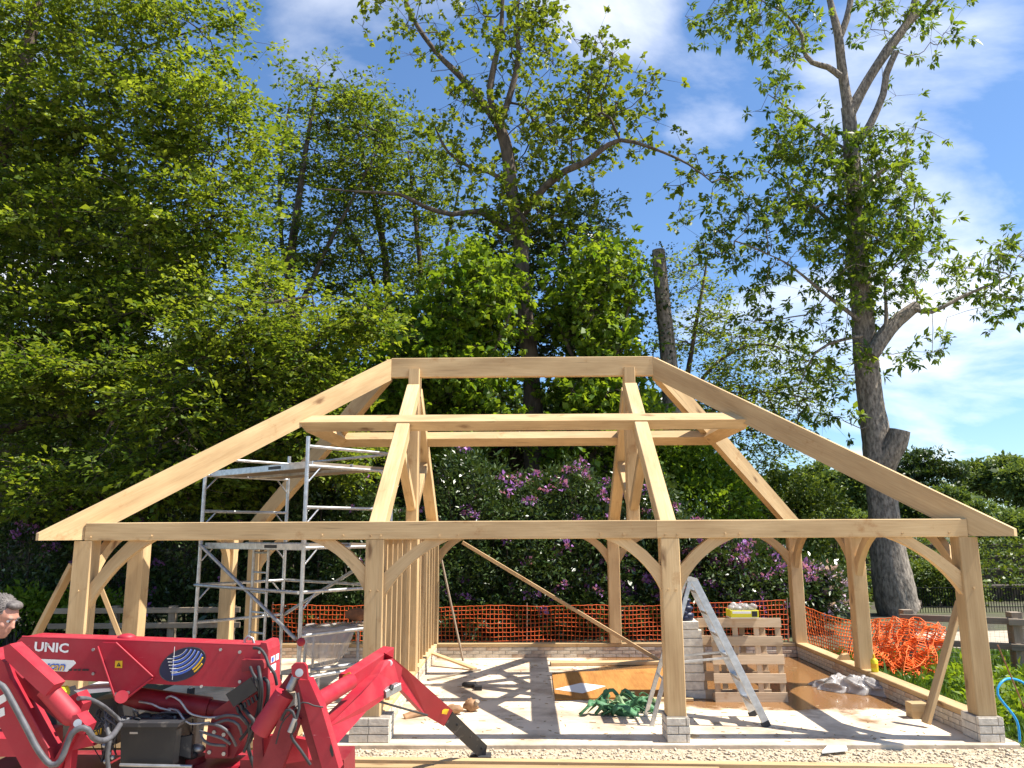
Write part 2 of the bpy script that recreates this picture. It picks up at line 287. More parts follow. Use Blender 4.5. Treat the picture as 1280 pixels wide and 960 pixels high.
    def build(s, name, material, parent=None, label=None):
        off = parent_loc(parent)
        me = bpy.data.meshes.new(name); me.from_pydata([v-off for v in s.v], [], s.f)
        uvl = me.uv_layers.new(name='UVMap'); k = 0
        flat = [c for fu in s.uv for p in fu for c in p]
        uvl.data.foreach_set('uv', flat)
        me.polygons.foreach_set('use_smooth', s.smooth)
        me.materials.append(M[material] if isinstance(material, str) else material)
        o = bpy.data.objects.new(name, me); COL.objects.link(o)
        if parent: o.parent = parent
        if label: o['label'] = label
        return o
def parent_loc(p):
    v = Vector((0, 0, 0))
    while p is not None: v = v+p.location; p = p.parent
    return v
def tag(o, label=None, cat=None, group=None, kind=None):
    for k, v in (('label', label), ('category', cat), ('group', group), ('kind', kind)):
        if v: o[k] = v
    return o
def thing(name, label, cat, loc=(0, 0, 0), group=None):
    o = bpy.data.objects.new(name, None); COL.objects.link(o); o.location = loc; o.empty_display_size = 0.1
    return tag(o, label, cat, group)
def npmesh(name, V, Q, material, parent=None, tint=None, smooth=False, off=None):
    "quads (or triangles) from numpy"
    if off is None: off = parent_loc(parent)
    V = np.asarray(V, dtype=np.float32)-np.array(off, dtype=np.float32); Q = np.asarray(Q, dtype=np.int32); k = Q.shape[1]
    me = bpy.data.meshes.new(name); me.vertices.add(len(V)); me.vertices.foreach_set('co', V.ravel())
    me.loops.add(Q.size); me.loops.foreach_set('vertex_index', Q.ravel())
    me.polygons.add(len(Q)); me.polygons.foreach_set('loop_start', np.arange(0, Q.size, k, dtype=np.int32))
    if smooth: me.polygons.foreach_set('use_smooth', np.ones(len(Q), dtype=bool))
    if tint is not None:
        a = me.attributes.new('tint', 'FLOAT', 'FACE'); a.data.foreach_set('value', np.asarray(tint, dtype=np.float32))
    me.update(calc_edges=True); me.materials.append(M[material])
    o = bpy.data.objects.new(name, me); COL.objects.link(o)
    if parent:
        o.parent = parent; o['kind'] = 'stuff'
    return o
def text_mesh(name, txt, size, origin, xdir, ydir, material, parent, bold=0.0, shear=0.0, xs=1.0):
    cu = bpy.data.curves.new(name, 'FONT'); cu.body = txt; cu.size = size; cu.offset = bold; cu.shear = shear; cu.resolution_u = 2
    tmp = bpy.data.objects.new(name, cu); COL.objects.link(tmp); bpy.context.view_layer.update()
    me = bpy.data.meshes.new_from_object(tmp.evaluated_get(bpy.context.evaluated_depsgraph_get()))
    bpy.data.objects.remove(tmp); bpy.data.curves.remove(cu)
    X = Vector(xdir).normalized(); Y = Vector(ydir).normalized(); off = parent_loc(parent)
    for v in me.vertices: v.co = Vector(origin)+X*v.co.x*xs+Y*v.co.y-off
    me.materials.clear(); me.materials.append(M[material]); me.name = name
    o = bpy.data.objects.new(name, me); COL.objects.link(o); o.parent = parent; return o

# ------------------------------------------------------------------ setting: ground, slab, path
G = -0.05
def groundmat():
    m = bpy.data.materials.new('ground'); m.use_nodes = True; t = m.node_tree; L = t.links.new
    b = t.nodes['Principled BSDF']; b.inputs['Roughness'].default_value = 0.95
    c = nd(t, 'ShaderNodeTexCoord'); s_ = nd(t, 'ShaderNodeSeparateXYZ'); L(c.outputs['Object'], s_.inputs[0])
    n = nd(t, 'ShaderNodeTexNoise', ins={'Scale': 0.9, 'Detail': 6.0}); L(c.outputs['Object'], n.inputs['Vector'])
    n2 = nd(t, 'ShaderNodeTexNoise', ins={'Scale': 55.0, 'Detail': 5.0}); L(c.outputs['Object'], n2.inputs['Vector'])
    v = nd(t, 'ShaderNodeTexVoronoi', ins={'Scale': 34.0}); L(c.outputs['Object'], v.inputs['Vector'])
    gr = nd(t, 'ShaderNodeValToRGB'); gr.color_ramp.elements[0].color = (0.30, 0.23, 0.15, 1); gr.color_ramp.elements[1].color = (0.56, 0.47, 0.34, 1); L(v.outputs['Color'], gr.inputs[0])
    so_ = nd(t, 'ShaderNodeValToRGB'); so_.color_ramp.elements[0].position = .35; so_.color_ramp.elements[1].position = .65
    so_.color_ramp.elements[0].color = (0.055, 0.042, 0.028, 1); so_.color_ramp.elements[1].color = (0.085, 0.095, 0.035, 1); L(n.outputs['Fac'], so_.inputs[0])
    # gravel near the house (y < 0.6), soil and grass beyond
    wob = nd(t, 'ShaderNodeMath', operation='MULTIPLY_ADD', ins={1: 1.2, 2: -0.6}); L(n.outputs['Fac'], wob.inputs[0])
    yy = nd(t, 'ShaderNodeMath', operation='ADD'); L(s_.outputs[1], yy.inputs[0]); L(wob.outputs[0], yy.inputs[1])
    rr = nd(t, 'ShaderNodeMapRange', ins={1: 0.5, 2: 1.0}); L(yy.outputs[0], rr.inputs[0])
    mx_ = nd(t, 'ShaderNodeMix', data_type='RGBA'); L(rr.outputs[0], mx_.inputs[0]); L(gr.outputs[0], mx_.inputs[6]); L(so_.outputs[0], mx_.inputs[7]); L(mx_.outputs[2], b.inputs['Base Color'])
    bp = nd(t, 'ShaderNodeBump', ins={'Strength': 0.6, 'Distance': 0.02}); L(n2.outputs['Fac'], bp.inputs['Height']); L(bp.outputs[0], b.inputs['Normal'])
    return m
M['ground'] = groundmat()
def grid(name, x0, x1, y0, y1, nx, ny, zf, material):
    xs = np.linspace(x0, x1, nx); ys = np.linspace(y0, y1, ny); X, Y = np.meshgrid(xs, ys); Z = zf(X, Y)
    V = np.stack([X.ravel(), Y.ravel(), Z.ravel()], 1); i = np.arange((ny-1)*nx).reshape(ny-1, nx)[:, :-1].ravel()
    return npmesh(name, V, np.stack([i, i+1, i+nx+1, i+nx], 1), material)
tag(grid('ground', -900, 900, -60, 1500, 61, 53, lambda X, Y: G+0*X, 'ground'), kind='structure')

def slabmat():
    m = bpy.data.materials.new('concrete'); m.use_nodes = True; t = m.node_tree; L = t.links.new
    b = t.nodes['Principled BSDF']
    c = nd(t, 'ShaderNodeTexCoord')
    n = nd(t, 'ShaderNodeTexNoise', ins={'Scale': 1.3, 'Detail': 8.0, 'Roughness': 0.62}); L(c.outputs['Object'], n.inputs['Vector'])
    n2 = nd(t, 'ShaderNodeTexNoise', ins={'Scale': 30.0, 'Detail': 5.0}); L(c.outputs['Object'], n2.inputs['Vector'])
    r = nd(t, 'ShaderNodeValToRGB'); r.color_ramp.elements[0].position = .32; r.color_ramp.elements[1].position = .56
    r.color_ramp.elements[0].color = (0.30, 0.215, 0.145, 1); r.color_ramp.elements[1].color = (0.70, 0.58, 0.43, 1); L(n.outputs['Fac'], r.inputs[0])
    # a puddle of rainwater towards the far right corner
    mp_ = nd(t, 'ShaderNodeMapping'); mp_.inputs['Location'].default_value = (-8.3, -4.0, 0); L(c.outputs['Object'], mp_.inputs[0])
    vm = nd(t, 'ShaderNodeVectorMath', operation='MULTIPLY'); vm.inputs[1].default_value = (0.42, 0.37, 0); L(mp_.outputs[0], vm.inputs[0])
    ln = nd(t, 'ShaderNodeVectorMath', operation='LENGTH'); L(vm.outputs[0], ln.inputs[0])
    ad = nd(t, 'ShaderNodeMath', operation='MULTIPLY_ADD', ins={1: 1.4, 2: -0.7}); L(n.outputs['Fac'], ad.inputs[0])
    su = nd(t, 'ShaderNodeMath', operation='ADD'); L(ln.outputs['Value'], su.inputs[0]); L(ad.outputs[0], su.inputs[1])
    w = nd(t, 'ShaderNodeMapRange', ins={1: 1.12, 2: 0.92, 3: 0.0, 4: 1.0}); L(su.outputs[0], w.inputs[0])
    mx_ = nd(t, 'ShaderNodeMix', data_type='RGBA'); L(w.outputs[0], mx_.inputs[0]); L(r.outputs[0], mx_.inputs[6]); mx_.inputs[7].default_value = (0.24, 0.12, 0.045, 1)
    # footprints and dirt specks
    sp = nd(t, 'ShaderNodeTexVoronoi', ins={'Scale': 6.0}); L(c.outputs['Object'], sp.inputs['Vector'])
    sr = nd(t, 'ShaderNodeMapRange', ins={1: 0.035, 2: 0.09, 3: 0.55, 4: 1.0}); L(sp.outputs['Distance'], sr.inputs[0])
    mu = nd(t, 'ShaderNodeMix', data_type='RGBA', blend_type='MULTIPLY'); mu.inputs[0].default_value = 1; L(mx_.outputs[2], mu.inputs[6]); L(sr.outputs[0], mu.inputs[7])
    L(mu.outputs[2], b.inputs['Base Color'])
    ro = nd(t, 'ShaderNodeMapRange', ins={3: 0.85, 4: 0.16}); L(w.outputs[0], ro.inputs[0]); L(ro.outputs[0], b.inputs['Roughness'])
    iv = nd(t, 'ShaderNodeMath', operation='MULTIPLY_ADD', ins={1: -0.22, 2: 0.25}); L(w.outputs[0], iv.inputs[0])
    bp = nd(t, 'ShaderNodeBump', ins={'Distance': 0.01}); L(iv.outputs[0], bp.inputs['Strength']); L(n2.outputs['Fac'], bp.inputs['Height']); L(bp.outputs[0], b.inputs['Normal'])
    return m
M['concrete'] = slabmat()
DP = 5.78; WD = 9.8; H = 2.062; BH = 0.195; PT = 0.238; SW = 0.2
tag(MB().box((-0.12, -0.10, -0.35), (WD+0.14, DP+0.1, 0), 0.012).build('concrete_slab', 'concrete'), kind='structure')
pv = [gd(1130, 792, G+0.004), gd(1290, 788, G+0.004), Vector((40, 10.2, G+0.004)), Vector((40, 7.0, G+0.004)), gd(1290, 817, G+0.004), gd(1130, 806, G+0.004)]
tag(MB().prism(pv, (0, 0, 0.012)).build('path', 'path'), kind='structure')

# loose flints along the front edge
def stones(name, x0, x1, y0, y1, n, s0, s1, material):
    base = np.array([(1, 0, 0), (0, 1, 0), (-1, 0, 0), (0, -1, 0), (0, 0, 1), (0, 0, -1)], float)
    tri = np.array([(0, 1, 4), (1, 2, 4), (2, 3, 4), (3, 0, 4), (1, 0, 5), (2, 1, 5), (3, 2, 5), (0, 3, 5)])
    P = np.stack([rng.uniform(x0, x1, n), rng.uniform(y0, y1, n), np.full(n, G)], 1); s = s0+(s1-s0)*rng.random(n)**3
    V = base[None]*(s[:, None, None]*rng.uniform(0.55, 1.1, (n, 6, 1)))*np.array([1, 1, .7]); a = rng.uniform(0, 6.28, n)
    ca, sa = np.cos(a)[:, None], np.sin(a)[:, None]
    V = np.stack([V[..., 0]*ca-V[..., 1]*sa, V[..., 0]*sa+V[..., 1]*ca, V[..., 2]], 2)+P[:, None]+np.array([0, 0, 1])*s[:, None, None]*.3
    F = tri[None]+(np.arange(n)*6)[:, None, None]
    return npmesh(name, V.reshape(-1, 3), F.reshape(-1, 3), material)
tag(stones('gravel', 2.2, 11.2, -1.4, -0.12, 9000, 0.007, 0.028, 'stone'), 'pale flint gravel strip in front of the concrete slab', 'gravel', kind='stuff')

# ------------------------------------------------------------------ oak frame
FR = thing('oak_frame', 'open oak post and beam frame with hipped roof skeleton standing on the slab', 'timber frame', (0, 0, 0))
def oak(name, p0, p1, w, h, up=(0, 0, 1), parent=FR, label=None, m='oak', ch=0.008):
    return MB().beam(p0, p1, w, h, up, ch).build(name, m, parent, label)
def pegs(parent, pts, d=(0, -1, 0)):
    for p in pts:
        p = Vector(p); MB().cyl(p-Vector(d)*0.05, p+Vector(d)*0.016, 0.0105, 8).build('peg', 'oak', parent)
X_ = [0.0, 3.2, 6.4, 9.6]; e = 0.002
def post(x, y, z0=PT, zt=H):
    return oak('post', (x+SW/2, y+SW/2, z0+e), (x+SW/2, y+SW/2, zt-e), SW, SW, (0, 1, 0))
fp = [post(x, 0, 0.245) for x in X_]
for o, x in zip(fp, X_): pegs(o, [(x+0.06, 0, 1.52), (x+0.14, 0, 1.52)] if 0 < x < 9 else [(x+0.1, 0, 1.53)])
BY = DP-SW
for x in X_: post(x, BY)
post(9.6, 2.92-0.0); post(0, 1.22); post(0, 4.35-.02); post(3.2, 2.79)
fb1 = oak('eaves_beam', (0.115, SW/2, H+BH/2), (6.36, SW/2, H+BH/2), SW, BH)
fb2 = oak('eaves_beam', (6.363, SW/2, H+BH/2), (9.70, SW/2, H+BH/2), SW-0.004, BH)
pegs(fb1, [(x, 0, H+z) for x, z in ((0.18, .04), (.85, .05), (2.72, .05), (2.95, .045), (3.25, .04), (3.36, .04), (4.0, .04), (4.2, .045), (5.75, .05), (6.0, .045))])
pegs(fb2, [(x, 0, H+z) for x, z in ((6.45, .04), (6.58, .04), (7.1, .05), (7.25, .045), (9.0, .04), (9.5, .045))])
oak('eaves_beam', (0.115, DP-SW/2, H+BH/2), (9.70, DP-SW/2, H+BH/2), SW, BH)
for x in (0.1, 9.7): oak('eaves_beam', (x, SW+e, H+BH/2+.001), (x, DP-SW-e, H+BH/2+.001), SW-.004, BH)
def brace(pc, dx, axis='x', run=0.62, drop=0.56, th=0.205, t=0.085):
    "curved brace from a post to the beam above; pc = (x, y) of the post face middle, dx = +1/-1"
    pts = []; n = 9
    def P(h, z): return Vector((pc[0]+dx*h, pc[1]-t/2, z)) if axis == 'x' else Vector((pc[0]-t/2, pc[1]+dx*h, z))
    lo = []; hi = []
    for i in range(n):
        a = i/(n-1)*math.pi/2
        lo.append((run*(1-math.cos(a)), H-e-drop*(1-math.sin(a))))    # arch below (outer, concave side)
    # the concave curve runs from low on the post to far along the beam
    cur = []
    for i in range(n):
        s = i/(n-1); bx = run*s; bz = H-e-drop*(1-s); k = 4*s*(1-s)*0.085
        cur.append((bx+k*-0.70, bz+k*0.70))
    top = [(run-th*1.32, H-e), (0.0, H-e-drop+th*1.30)]
    top = [(max(run-th*1.35, .05), H-e), ((run-th*1.35)*.5-.012, H-e-(drop-th*1.3)*.5+.012), (0, H-e-(drop-th*1.3))]
    poly = [P(*c) for c in cur+top]
    ext = Vector((0, t, 0)) if axis == 'x' else Vector((t, 0, 0))
    o = MB().prism(poly, ext, P(run, H)-P(0, H-drop)).build('brace', 'oak', FR)
    return o
yc = SW/2-0.02
brace((SW, yc), 1, run=0.66, drop=0.72)
brace((3.2, yc), -1); brace((3.4, yc), 1, run=0.72, drop=0.62)
brace((6.4, yc), -1, run=0.60, drop=0.56); brace((6.6, yc), 1, run=0.60, drop=0.56); brace((9.6, yc), -1, run=0.74, drop=0.60, th=.19)
yb = DP-SW/2
brace((SW, yb), 1); brace((3.2, yb), -1); brace((3.4, yb), 1, run=.55, drop=.5); brace((6.4, yb), -1, run=.55, drop=.5); brace((6.6, yb), 1, run=.55, drop=.5); brace((9.6, yb), -1, run=.6, drop=.55)
for xx in (9.7, ):
    brace((xx, SW), 1, 'y', .66, .62); brace((xx, 2.92), -1, 'y', .6, .56); brace((xx, 3.12), 1, 'y', .6, .56); brace((xx, BY), -1, 'y', .6, .56)
brace((0.1, SW), 1, 'y', .6, .56); brace((0.1, 4.33), -1, 'y', .5, .5); brace((0.1, 4.53), 1, 'y', .5, .5)
# hips
YR = DP/2; RX0, RX1 = 2.95, 6.86; ZT = 4.715
def hip(cx_, cy_, sx_, sy_, ex):
    d = Vector((ex-cx_, YR-cy_, 0)); L = d.length; d.normalize(); n = Vector((-d.y, d.x, 0))
    c = Vector((cx_, cy_, 0)); q = 0.36; z0 = 2.145; sl_ = (ZT-0.005-z0)/(L+q); th = 0.325
    ztop = lambda r: z0+sl_*(r+q)
    zs = H+0.008
    prof = [(-q, zs), (-q, z0), (L-.012, ztop(L-.012)), (L-.012, ztop(L-.012)-th), ((zs+th-z0)/sl_-q, zs)]
    pts = [c+d*r+Vector((0, 0, z))-n*0.055 for r, z in prof]
    return MB().prism(pts, n*0.11, d+Vector((0, 0, sl_))).build('hip_rafter', 'oak', FR)
hip(0, 0, 1, 1, RX0-.03); hip(0, DP, 1, -1, RX0-.03); hip(WD, 0, -1, 1, RX1+.03); hip(WD, DP, -1, -1, RX1+.03)
oak('ridge_beam', (RX0, YR, ZT-0.148), (RX1, YR, ZT-0.148), 0.1, 0.295)
# trusses
for x in (3.3, 6.5):
    oak('tie_beam', (x, SW+e, H+BH/2+.002), (x, DP-SW-e, H+BH/2+.002), SW-.006, BH+.006)
    kp = MB().box((x-.08, YR-.125, H+BH+.01), (x+.08, YR+.125, 4.535), .008).build('king_post', 'oak', FR)
    for sg in (1, -1):
        yy = lambda y: y if sg == 1 else DP-y
        p0 = Vector((x, yy(0.12), 2.16)); p1 = Vector((x, yy(YR-.127), 4.21))
        oak('principal_rafter', p0, p1, 0.18, 0.19, (0, -sg*0.6, 0.8))
        oak('strut', (x, yy(YR-.127), 2.50), (x, yy(1.62), 3.22), 0.12, 0.13, (0, 0, 1))
# purlins: a ring trenched on the principals
sl = math.atan2(.797, 1); cs, sn = math.cos(sl), math.sin(sl)
def purlin(pa, pb, inward):
    "pa, pb: the outer upper arris; inward: horizontal unit vector towards the ridge"
    i = Vector(inward); up_s = i*cs+Vector((0, 0, sn)); nr = -i*sn+Vector((0, 0, cs))
    a = Vector(pa); b = Vector(pb); d = (b-a).normalized()
    c = [Vector((0, 0, 0)), up_s*.18, up_s*.18-nr*.15, -nr*.15]
    def end(p, s_):   # mitred on the 45 degree hip line
        return [p+q+d*s_*(q.dot(i)) for q in c]
    A = end(a, 1); B = end(b, -1)
    mb = MB(); L = (b-a).length; per = [0, .18, .33, .51, .66]
    mb.add(A+B, [[k, (k+1) % 4, 4+(k+1) % 4, 4+k] for k in range(4)]+[[3, 2, 1, 0], [4, 5, 6, 7]],
           [[(0, per[k]), (0, per[k+1]), (L, per[k+1]), (L, per[k])] for k in range(4)]+[[(0, 0), (.1, 0), (.1, .1), (0, .1)]]*2)
    return mb.build('purlin', 'oak', FR)
py0, pz = 1.80, 3.605; px0, px1 = 1.88, 8.0
purlin((px0, py0, pz), (px1, py0, pz), (0, 1, 0)); purlin((px0, DP-py0, pz), (px1, DP-py0, pz), (0, -1, 0))
purlin((px0, py0+.002, pz-.002), (px0, DP-py0-.002, pz-.002), (1, 0, 0)); purlin((px1, py0+.002, pz-.002), (px1, DP-py0-.002, pz-.002), (-1, 0, 0))
# sole plates on the brick plinths
SP = 0.062
def sole(p0, p1): return oak('sole_plate', p0, p1, SW-.01, SP)
zc = PT-SP/2
sole((0.21, DP-.1, zc), (9.59, DP-.1, zc)); sole((9.7, .205, zc), (9.7, DP-.005, zc)); sole((0.1, .205, zc), (0.1, 1.41, zc)); sole((0.1, 4.34, zc), (0.1, DP-.005, zc))
sole((3.3, 0.36, zc), (3.3, DP-.21, zc))
# studs of the partition
ys = [0.50+0.375*k for k in range(14)]
for y in ys:
    if abs(y+.025-2.89) < 0.16: continue
    MB().box((3.235, y, PT+e), (3.355, y+.047, H-e), .003).build('stud', 'pine', FR)

# ------------------------------------------------------------------ brick plinths
def brickmesh(name, lx, ly, lz, m):
    mb = MB().box((-lx/2, -ly/2, -lz/2), (lx/2, ly/2, lz/2), .004); o = mb.build(name, m); me = o.data; bpy.data.objects.remove(o); return me
BK = [brickmesh('brick', .215, .1025, .052, 'brick'), brickmesh('brick', .215, .1025, .052, 'brickpink'), brickmesh('brick', .1025, .1025, .052, 'brick')]
CZ = (PT-SP)/3
def wall(label, x0, y0, x1, y1, side, lenc=3, cat='brick wall', zt=None):
    "a half-brick-skin plinth from (x0,y0) to (x1,y1); side = horizontal vector to the faced side"
    t = thing('brick_plinth', label, cat, ((x0+x1)/2, (y0+y1)/2, 0))
    p0 = Vector((x0, y0, 0)); p1 = Vector((x1, y1, 0)); d = (p1-p0); L = d.length; d.normalize(); n = Vector(side); a = math.atan2(d.y, d.x)
    hgt = CZ*lenc
    MB().beam(p0+d*.004+Vector((0, 0, hgt/2)), p1-d*.004+Vector((0, 0, hgt/2-.0)), 0.176, hgt-.004).build('mortar', 'mortar', t)
    for c in range(lenc):
        u = 0.0 if c % 2 == 0 else -0.1125
        while u < L-.03:
            a0 = max(u, 0); a1 = min(u+.215, L)
            if a1-a0 > .05:
                me = BK[1] if random.random() < .22 else BK[0]
                o = bpy.data.objects.new('brick', me); COL.objects.link(o); o.parent = t
                w = p0+d*((a0+a1)/2)+n*(0.0415+random.uniform(-.002, .003))+Vector((0, 0, CZ*(c+.5)))
                o.location = w-t.location; o.rotation_euler = (0, 0, a+random.uniform(-.006, .006)); o.scale = ((a1-a0-.002)/.215, 1.0, random.uniform(.96, 1.02))
            u += .225
    return t
wall('low pale brick plinth along the back of the slab under the rear posts', 0.2, DP-.1, 9.6, DP-.1, (0, -1, 0))
wall('low pale brick plinth along the right hand side of the slab', 9.7, .30, 9.7, DP-.0, (-1, 0, 0))
wall('low pale brick plinth under the row of partition studs', 3.3, .36, 3.3, DP-.2, (1, 0, 0))
wall('short brick plinth at the left rear corner behind the scaffold', 0.1, 4.36, 0.1, DP, (1, 0, 0))
wall('short brick plinth at the left front corner behind the red crane', 0.1, .30, 0.1, 1.42, (1, 0, 0))
def pier(x, label, w=.30):
    t = thing('brick_pier', label, 'brick pier', (x, .12, 0), 'brick piers under the front posts')
    MB().box((x-w/2+.006, -.045, 0), (x+w/2-.006, .275, .243), .003).build('mortar', 'mortar', t)
    c3 = .243/3
    for c in range(3):
        cuts = [-w/2, 0 if c % 2 else -w/2+.2, w/2]
        for a, b in zip(cuts, cuts[1:]):
            for yy, dep in ((-.055, .05), (.235, .05)):
                MB().box((x+a+.004, yy, c3*c+.005), (x+b-.004, yy+dep, c3*(c+1)-.005), .004).build('brick', 'white_brick', t)
        for sx_ in (-1, 1):
            xa = x+sx_*(w/2-.0)
            MB().box((min(xa, xa+sx_*.006-sx_*.05), .005, c3*c+.005), (max(xa, xa+sx_*.006-sx_*.05)+.0, .23, c3*(c+1)-.005), .004).build('brick', 'white_brick', t)
pier(3.3, 'small white brick pier under the front post at the partition', .42); pier(6.5, 'small white brick pier under the front middle post beside the ladder', .24)
pier(9.7, 'small white brick pier under the right front corner post', .26); pier(.1, 'small white brick pier under the left front corner post behind the crane', .26)


# ------------------------------------------------------------------ vegetation
def kites(C, d, nr, L, Wd):
    m = len(C); d = d/(np.linalg.norm(d, axis=1, keepdims=True)+1e-9); s = np.cross(d, nr); s /= np.linalg.norm(s, axis=1, keepdims=True)+1e-9; nn = np.cross(s, d)
    l = (L*np.exp(rng.normal(-.08, .30, m)))[:, None]; w = l*Wd*rng.uniform(.8, 1.2, (m, 1)); fold = w*.22
    V = np.stack([C, C+d*l*.45+s*w*.5+nn*fold, C+d*l-nn*fold*.6, C+d*l*.45-s*w*.5+nn*fold], 1).reshape(-1, 3)
    return V, np.arange(m*4).reshape(-1, 4)
def leafcloud(P, D, n, spread, L, Wd, up=0.5, droop=0.0, flat=0.6):
    "n loose leaves round each point P (heading D)"
    m = len(P)*n; C = np.repeat(P, n, 0); DD = np.repeat(D, n, 0)
    off = rng.normal(size=(m, 3))*spread*np.array([1, 1, flat]); C = C+off
    d = rng.normal(size=(m, 3))*0.8+DD*0.7+off/spread*0.5; d[:, 2] -= droop
    nr = rng.normal(size=(m, 3))*0.75; nr[:, 2] += up*2
    return kites(C, d, nr, L, Wd)
def sprays(P, D, n, spread, L, Wd, k=3, up=.8):
    "flat layered sprays: k side shoots per twig end, leaves set alternately along each; returns leaves and the shoots"
    A = np.repeat(P, k, 0); ax = np.repeat(D, k, 0)*np.array([1, 1, .35])+rng.normal(size=(len(A), 3))*np.array([.75, .75, .22]); ax /= np.linalg.norm(ax, axis=1, keepdims=True)
    ln = spread*rng.uniform(1.2, 2.8, len(A)); A = A+rng.normal(size=A.shape)*spread*np.array([.5, .5, .35]); E_ = A+ax*ln[:, None]-np.array([0, 0, 1])*(ln*.12)[:, None]
    pn = rng.normal(size=A.shape)*.28; pn[:, 2] += 1
    q = max(2, n//k); m = len(A)*q; t = rng.random(m)**.8; a2 = np.repeat(ax, q, 0); n2 = np.repeat(pn, q, 0); sd = np.cross(a2, n2); sd /= np.linalg.norm(sd, axis=1, keepdims=True); sg = rng.choice([-1., 1.], m)[:, None]
    C = np.repeat(A, q, 0)*(1-t[:, None])+np.repeat(E_, q, 0)*t[:, None]+sd*sg*(np.abs(rng.normal(0, .30, m))*np.repeat(ln, q)*(1-.5*t))[:, None]+rng.normal(0, .025, (m, 3))
    d = a2*.6+sd*sg*rng.uniform(.4, 1.2, (m, 1))+rng.normal(0, .25, (m, 3)); nr = n2*up*1.6+rng.normal(0, .42, (m, 3))
    V, Q = kites(C, d, nr, L, Wd); return V, Q, (A, E_), np.repeat(np.arange(len(A)), q)
def tufts(P, D, n, spread, L, Wd, k=4, droop=.4):
    "leaves bunched in rosettes that hang from short shoots"
    A = np.repeat(P, k, 0); off = rng.normal(size=A.shape)*spread*1.15*np.array([1, 1, .8]); E_ = A+off
    q = max(2, n//k); m = len(A)*q; C = np.repeat(E_, q, 0)+rng.normal(0, L*.16, (m, 3)); d = rng.normal(size=(m, 3))+np.repeat(off, q, 0)/spread*.35; d[:, 2] -= droop*1.3
    d /= np.linalg.norm(d, axis=1, keepdims=True); nr = rng.normal(0, .45, (m, 3)); nr[:, 2] += 1.1
    V, Q = kites(C+d*L*.2, d, nr, L, Wd); return V, Q, (A, E_), np.repeat(np.arange(len(A)), q)
def skeleton(T, nodes, npar, pen=0.35):
    "joins the points T to the skeleton nodes, each to the nearest point of the tree grown so far; returns positions and parents"
    n0 = len(nodes); pos = np.vstack([nodes, T]); par = np.r_[npar, np.full(len(T), -1)]; plen = np.zeros(len(pos))
    for i in range(n0):
        if par[i] >= 0: plen[i] = 0
    d2 = np.full(len(T), 1e9); bp = np.zeros(len(T), int)
    for i in range(0, n0):
        d = np.linalg.norm(T-pos[i], axis=1); k = d < d2; d2[k] = d[k]; bp[k] = i
    real = d2.copy(); done = np.zeros(len(T), bool); cost = d2.copy()
    for _ in range(len(T)):
        c = np.where(done, 1e9, cost); j = int(np.argmin(c)); done[j] = True; par[n0+j] = bp[j]
        plen[n0+j] = plen[bp[j]]+np.linalg.norm(T[j]-pos[bp[j]])
        d = np.linalg.norm(T-T[j], axis=1); k = (d+pen*plen[n0+j] < cost) & ~done; cost[k] = (d+pen*plen[n0+j])[k]; bp[k] = n0+j
    return pos, par, n0
def tubes(segs, n):
    "many straight tapered tubes at once: segs = (A, B, ra, rb)"
    A, B, ra, rb = segs; d = B-A; d = d/(np.linalg.norm(d, axis=1, keepdims=True)+1e-9)
    t = np.where(np.abs(d[:, 2:3]) > .9, np.array([[1., 0, 0]]), np.array([[0, 0, 1.]])); a = np.cross(d, t); a /= np.linalg.norm(a, axis=1, keepdims=True); b = np.cross(d, a)
    an = np.arange(n)*2*np.pi/n; ring = a[:, None]*np.cos(an)[None, :, None]+b[:, None]*np.sin(an)[None, :, None]
    V = np.concatenate([A[:, None]+ring*ra[:, None, None], B[:, None]+ring*rb[:, None, None]], 1)
    k = np.arange(n); q = np.stack([k, (k+1) % n, (k+1) % n+n, k+n], 1); Q = q[None]+(np.arange(len(A))*2*n)[:, None, None]
    return V.reshape(-1, 3), Q.reshape(-1, 4)
def smoothline(pts, rad, step):
    "Catmull-Rom through the points"
    P = [Vector(p) for p in pts]; o = []; r = []
    for i in range(len(P)-1):
        a, b, c, d = P[max(i-1, 0)], P[i], P[i+1], P[min(i+2, len(P)-1)]; k = max(2, int((c-b).length/step))
        for j in range(k):
            t = j/k; o.append(0.5*((2*b)+(c-a)*t+(2*a-5*b+4*c-d)*t*t+(3*b-a-3*c+d)*t**3)); r.append(rad[i]+(rad[i+1]-rad[i])*t)
    o.append(P[-1]); r.append(rad[-1]); return o, r
def bough_mesh(mb, pts, rad, n=12, wob=.07, step=.35):
    big = max(rad) > .18
    if big: n = 30; step = min(step, .16)
    o, r = smoothline(pts, rad, step); k0 = len(mb.v); ph = random.random()*6
    r = [x*(1+wob*.6*math.sin(i*.37+ph)+random.uniform(-wob, wob)*(.12 if big else 1)) for i, x in enumerate(r)]; mb.tube(o, r, n)
    if big:
        for i in range(len(o)):
            for k in range(n):
                v = mb.v[k0+i*n+k]; a = 2*math.pi*k/n; h = i*step
                f_ = 1+.045*math.sin(a*9+.9*math.sin(h*1.3+ph)+h*.6)+.035*math.sin(a*4-h*1.7+ph)+.03*math.sin(a*2+h*.8)+random.uniform(-.022, .022)
                mb.v[k0+i*n+k] = o[i]+(v-o[i])*f_
    return o
def px_blob(x, y, Y, rx, ry, dep, n):
    s = (Y-CAM[1])/FPX; c = at(x, y, Y); return (np.array(c), np.array([rx*s, dep, ry*s*1.05]), n)
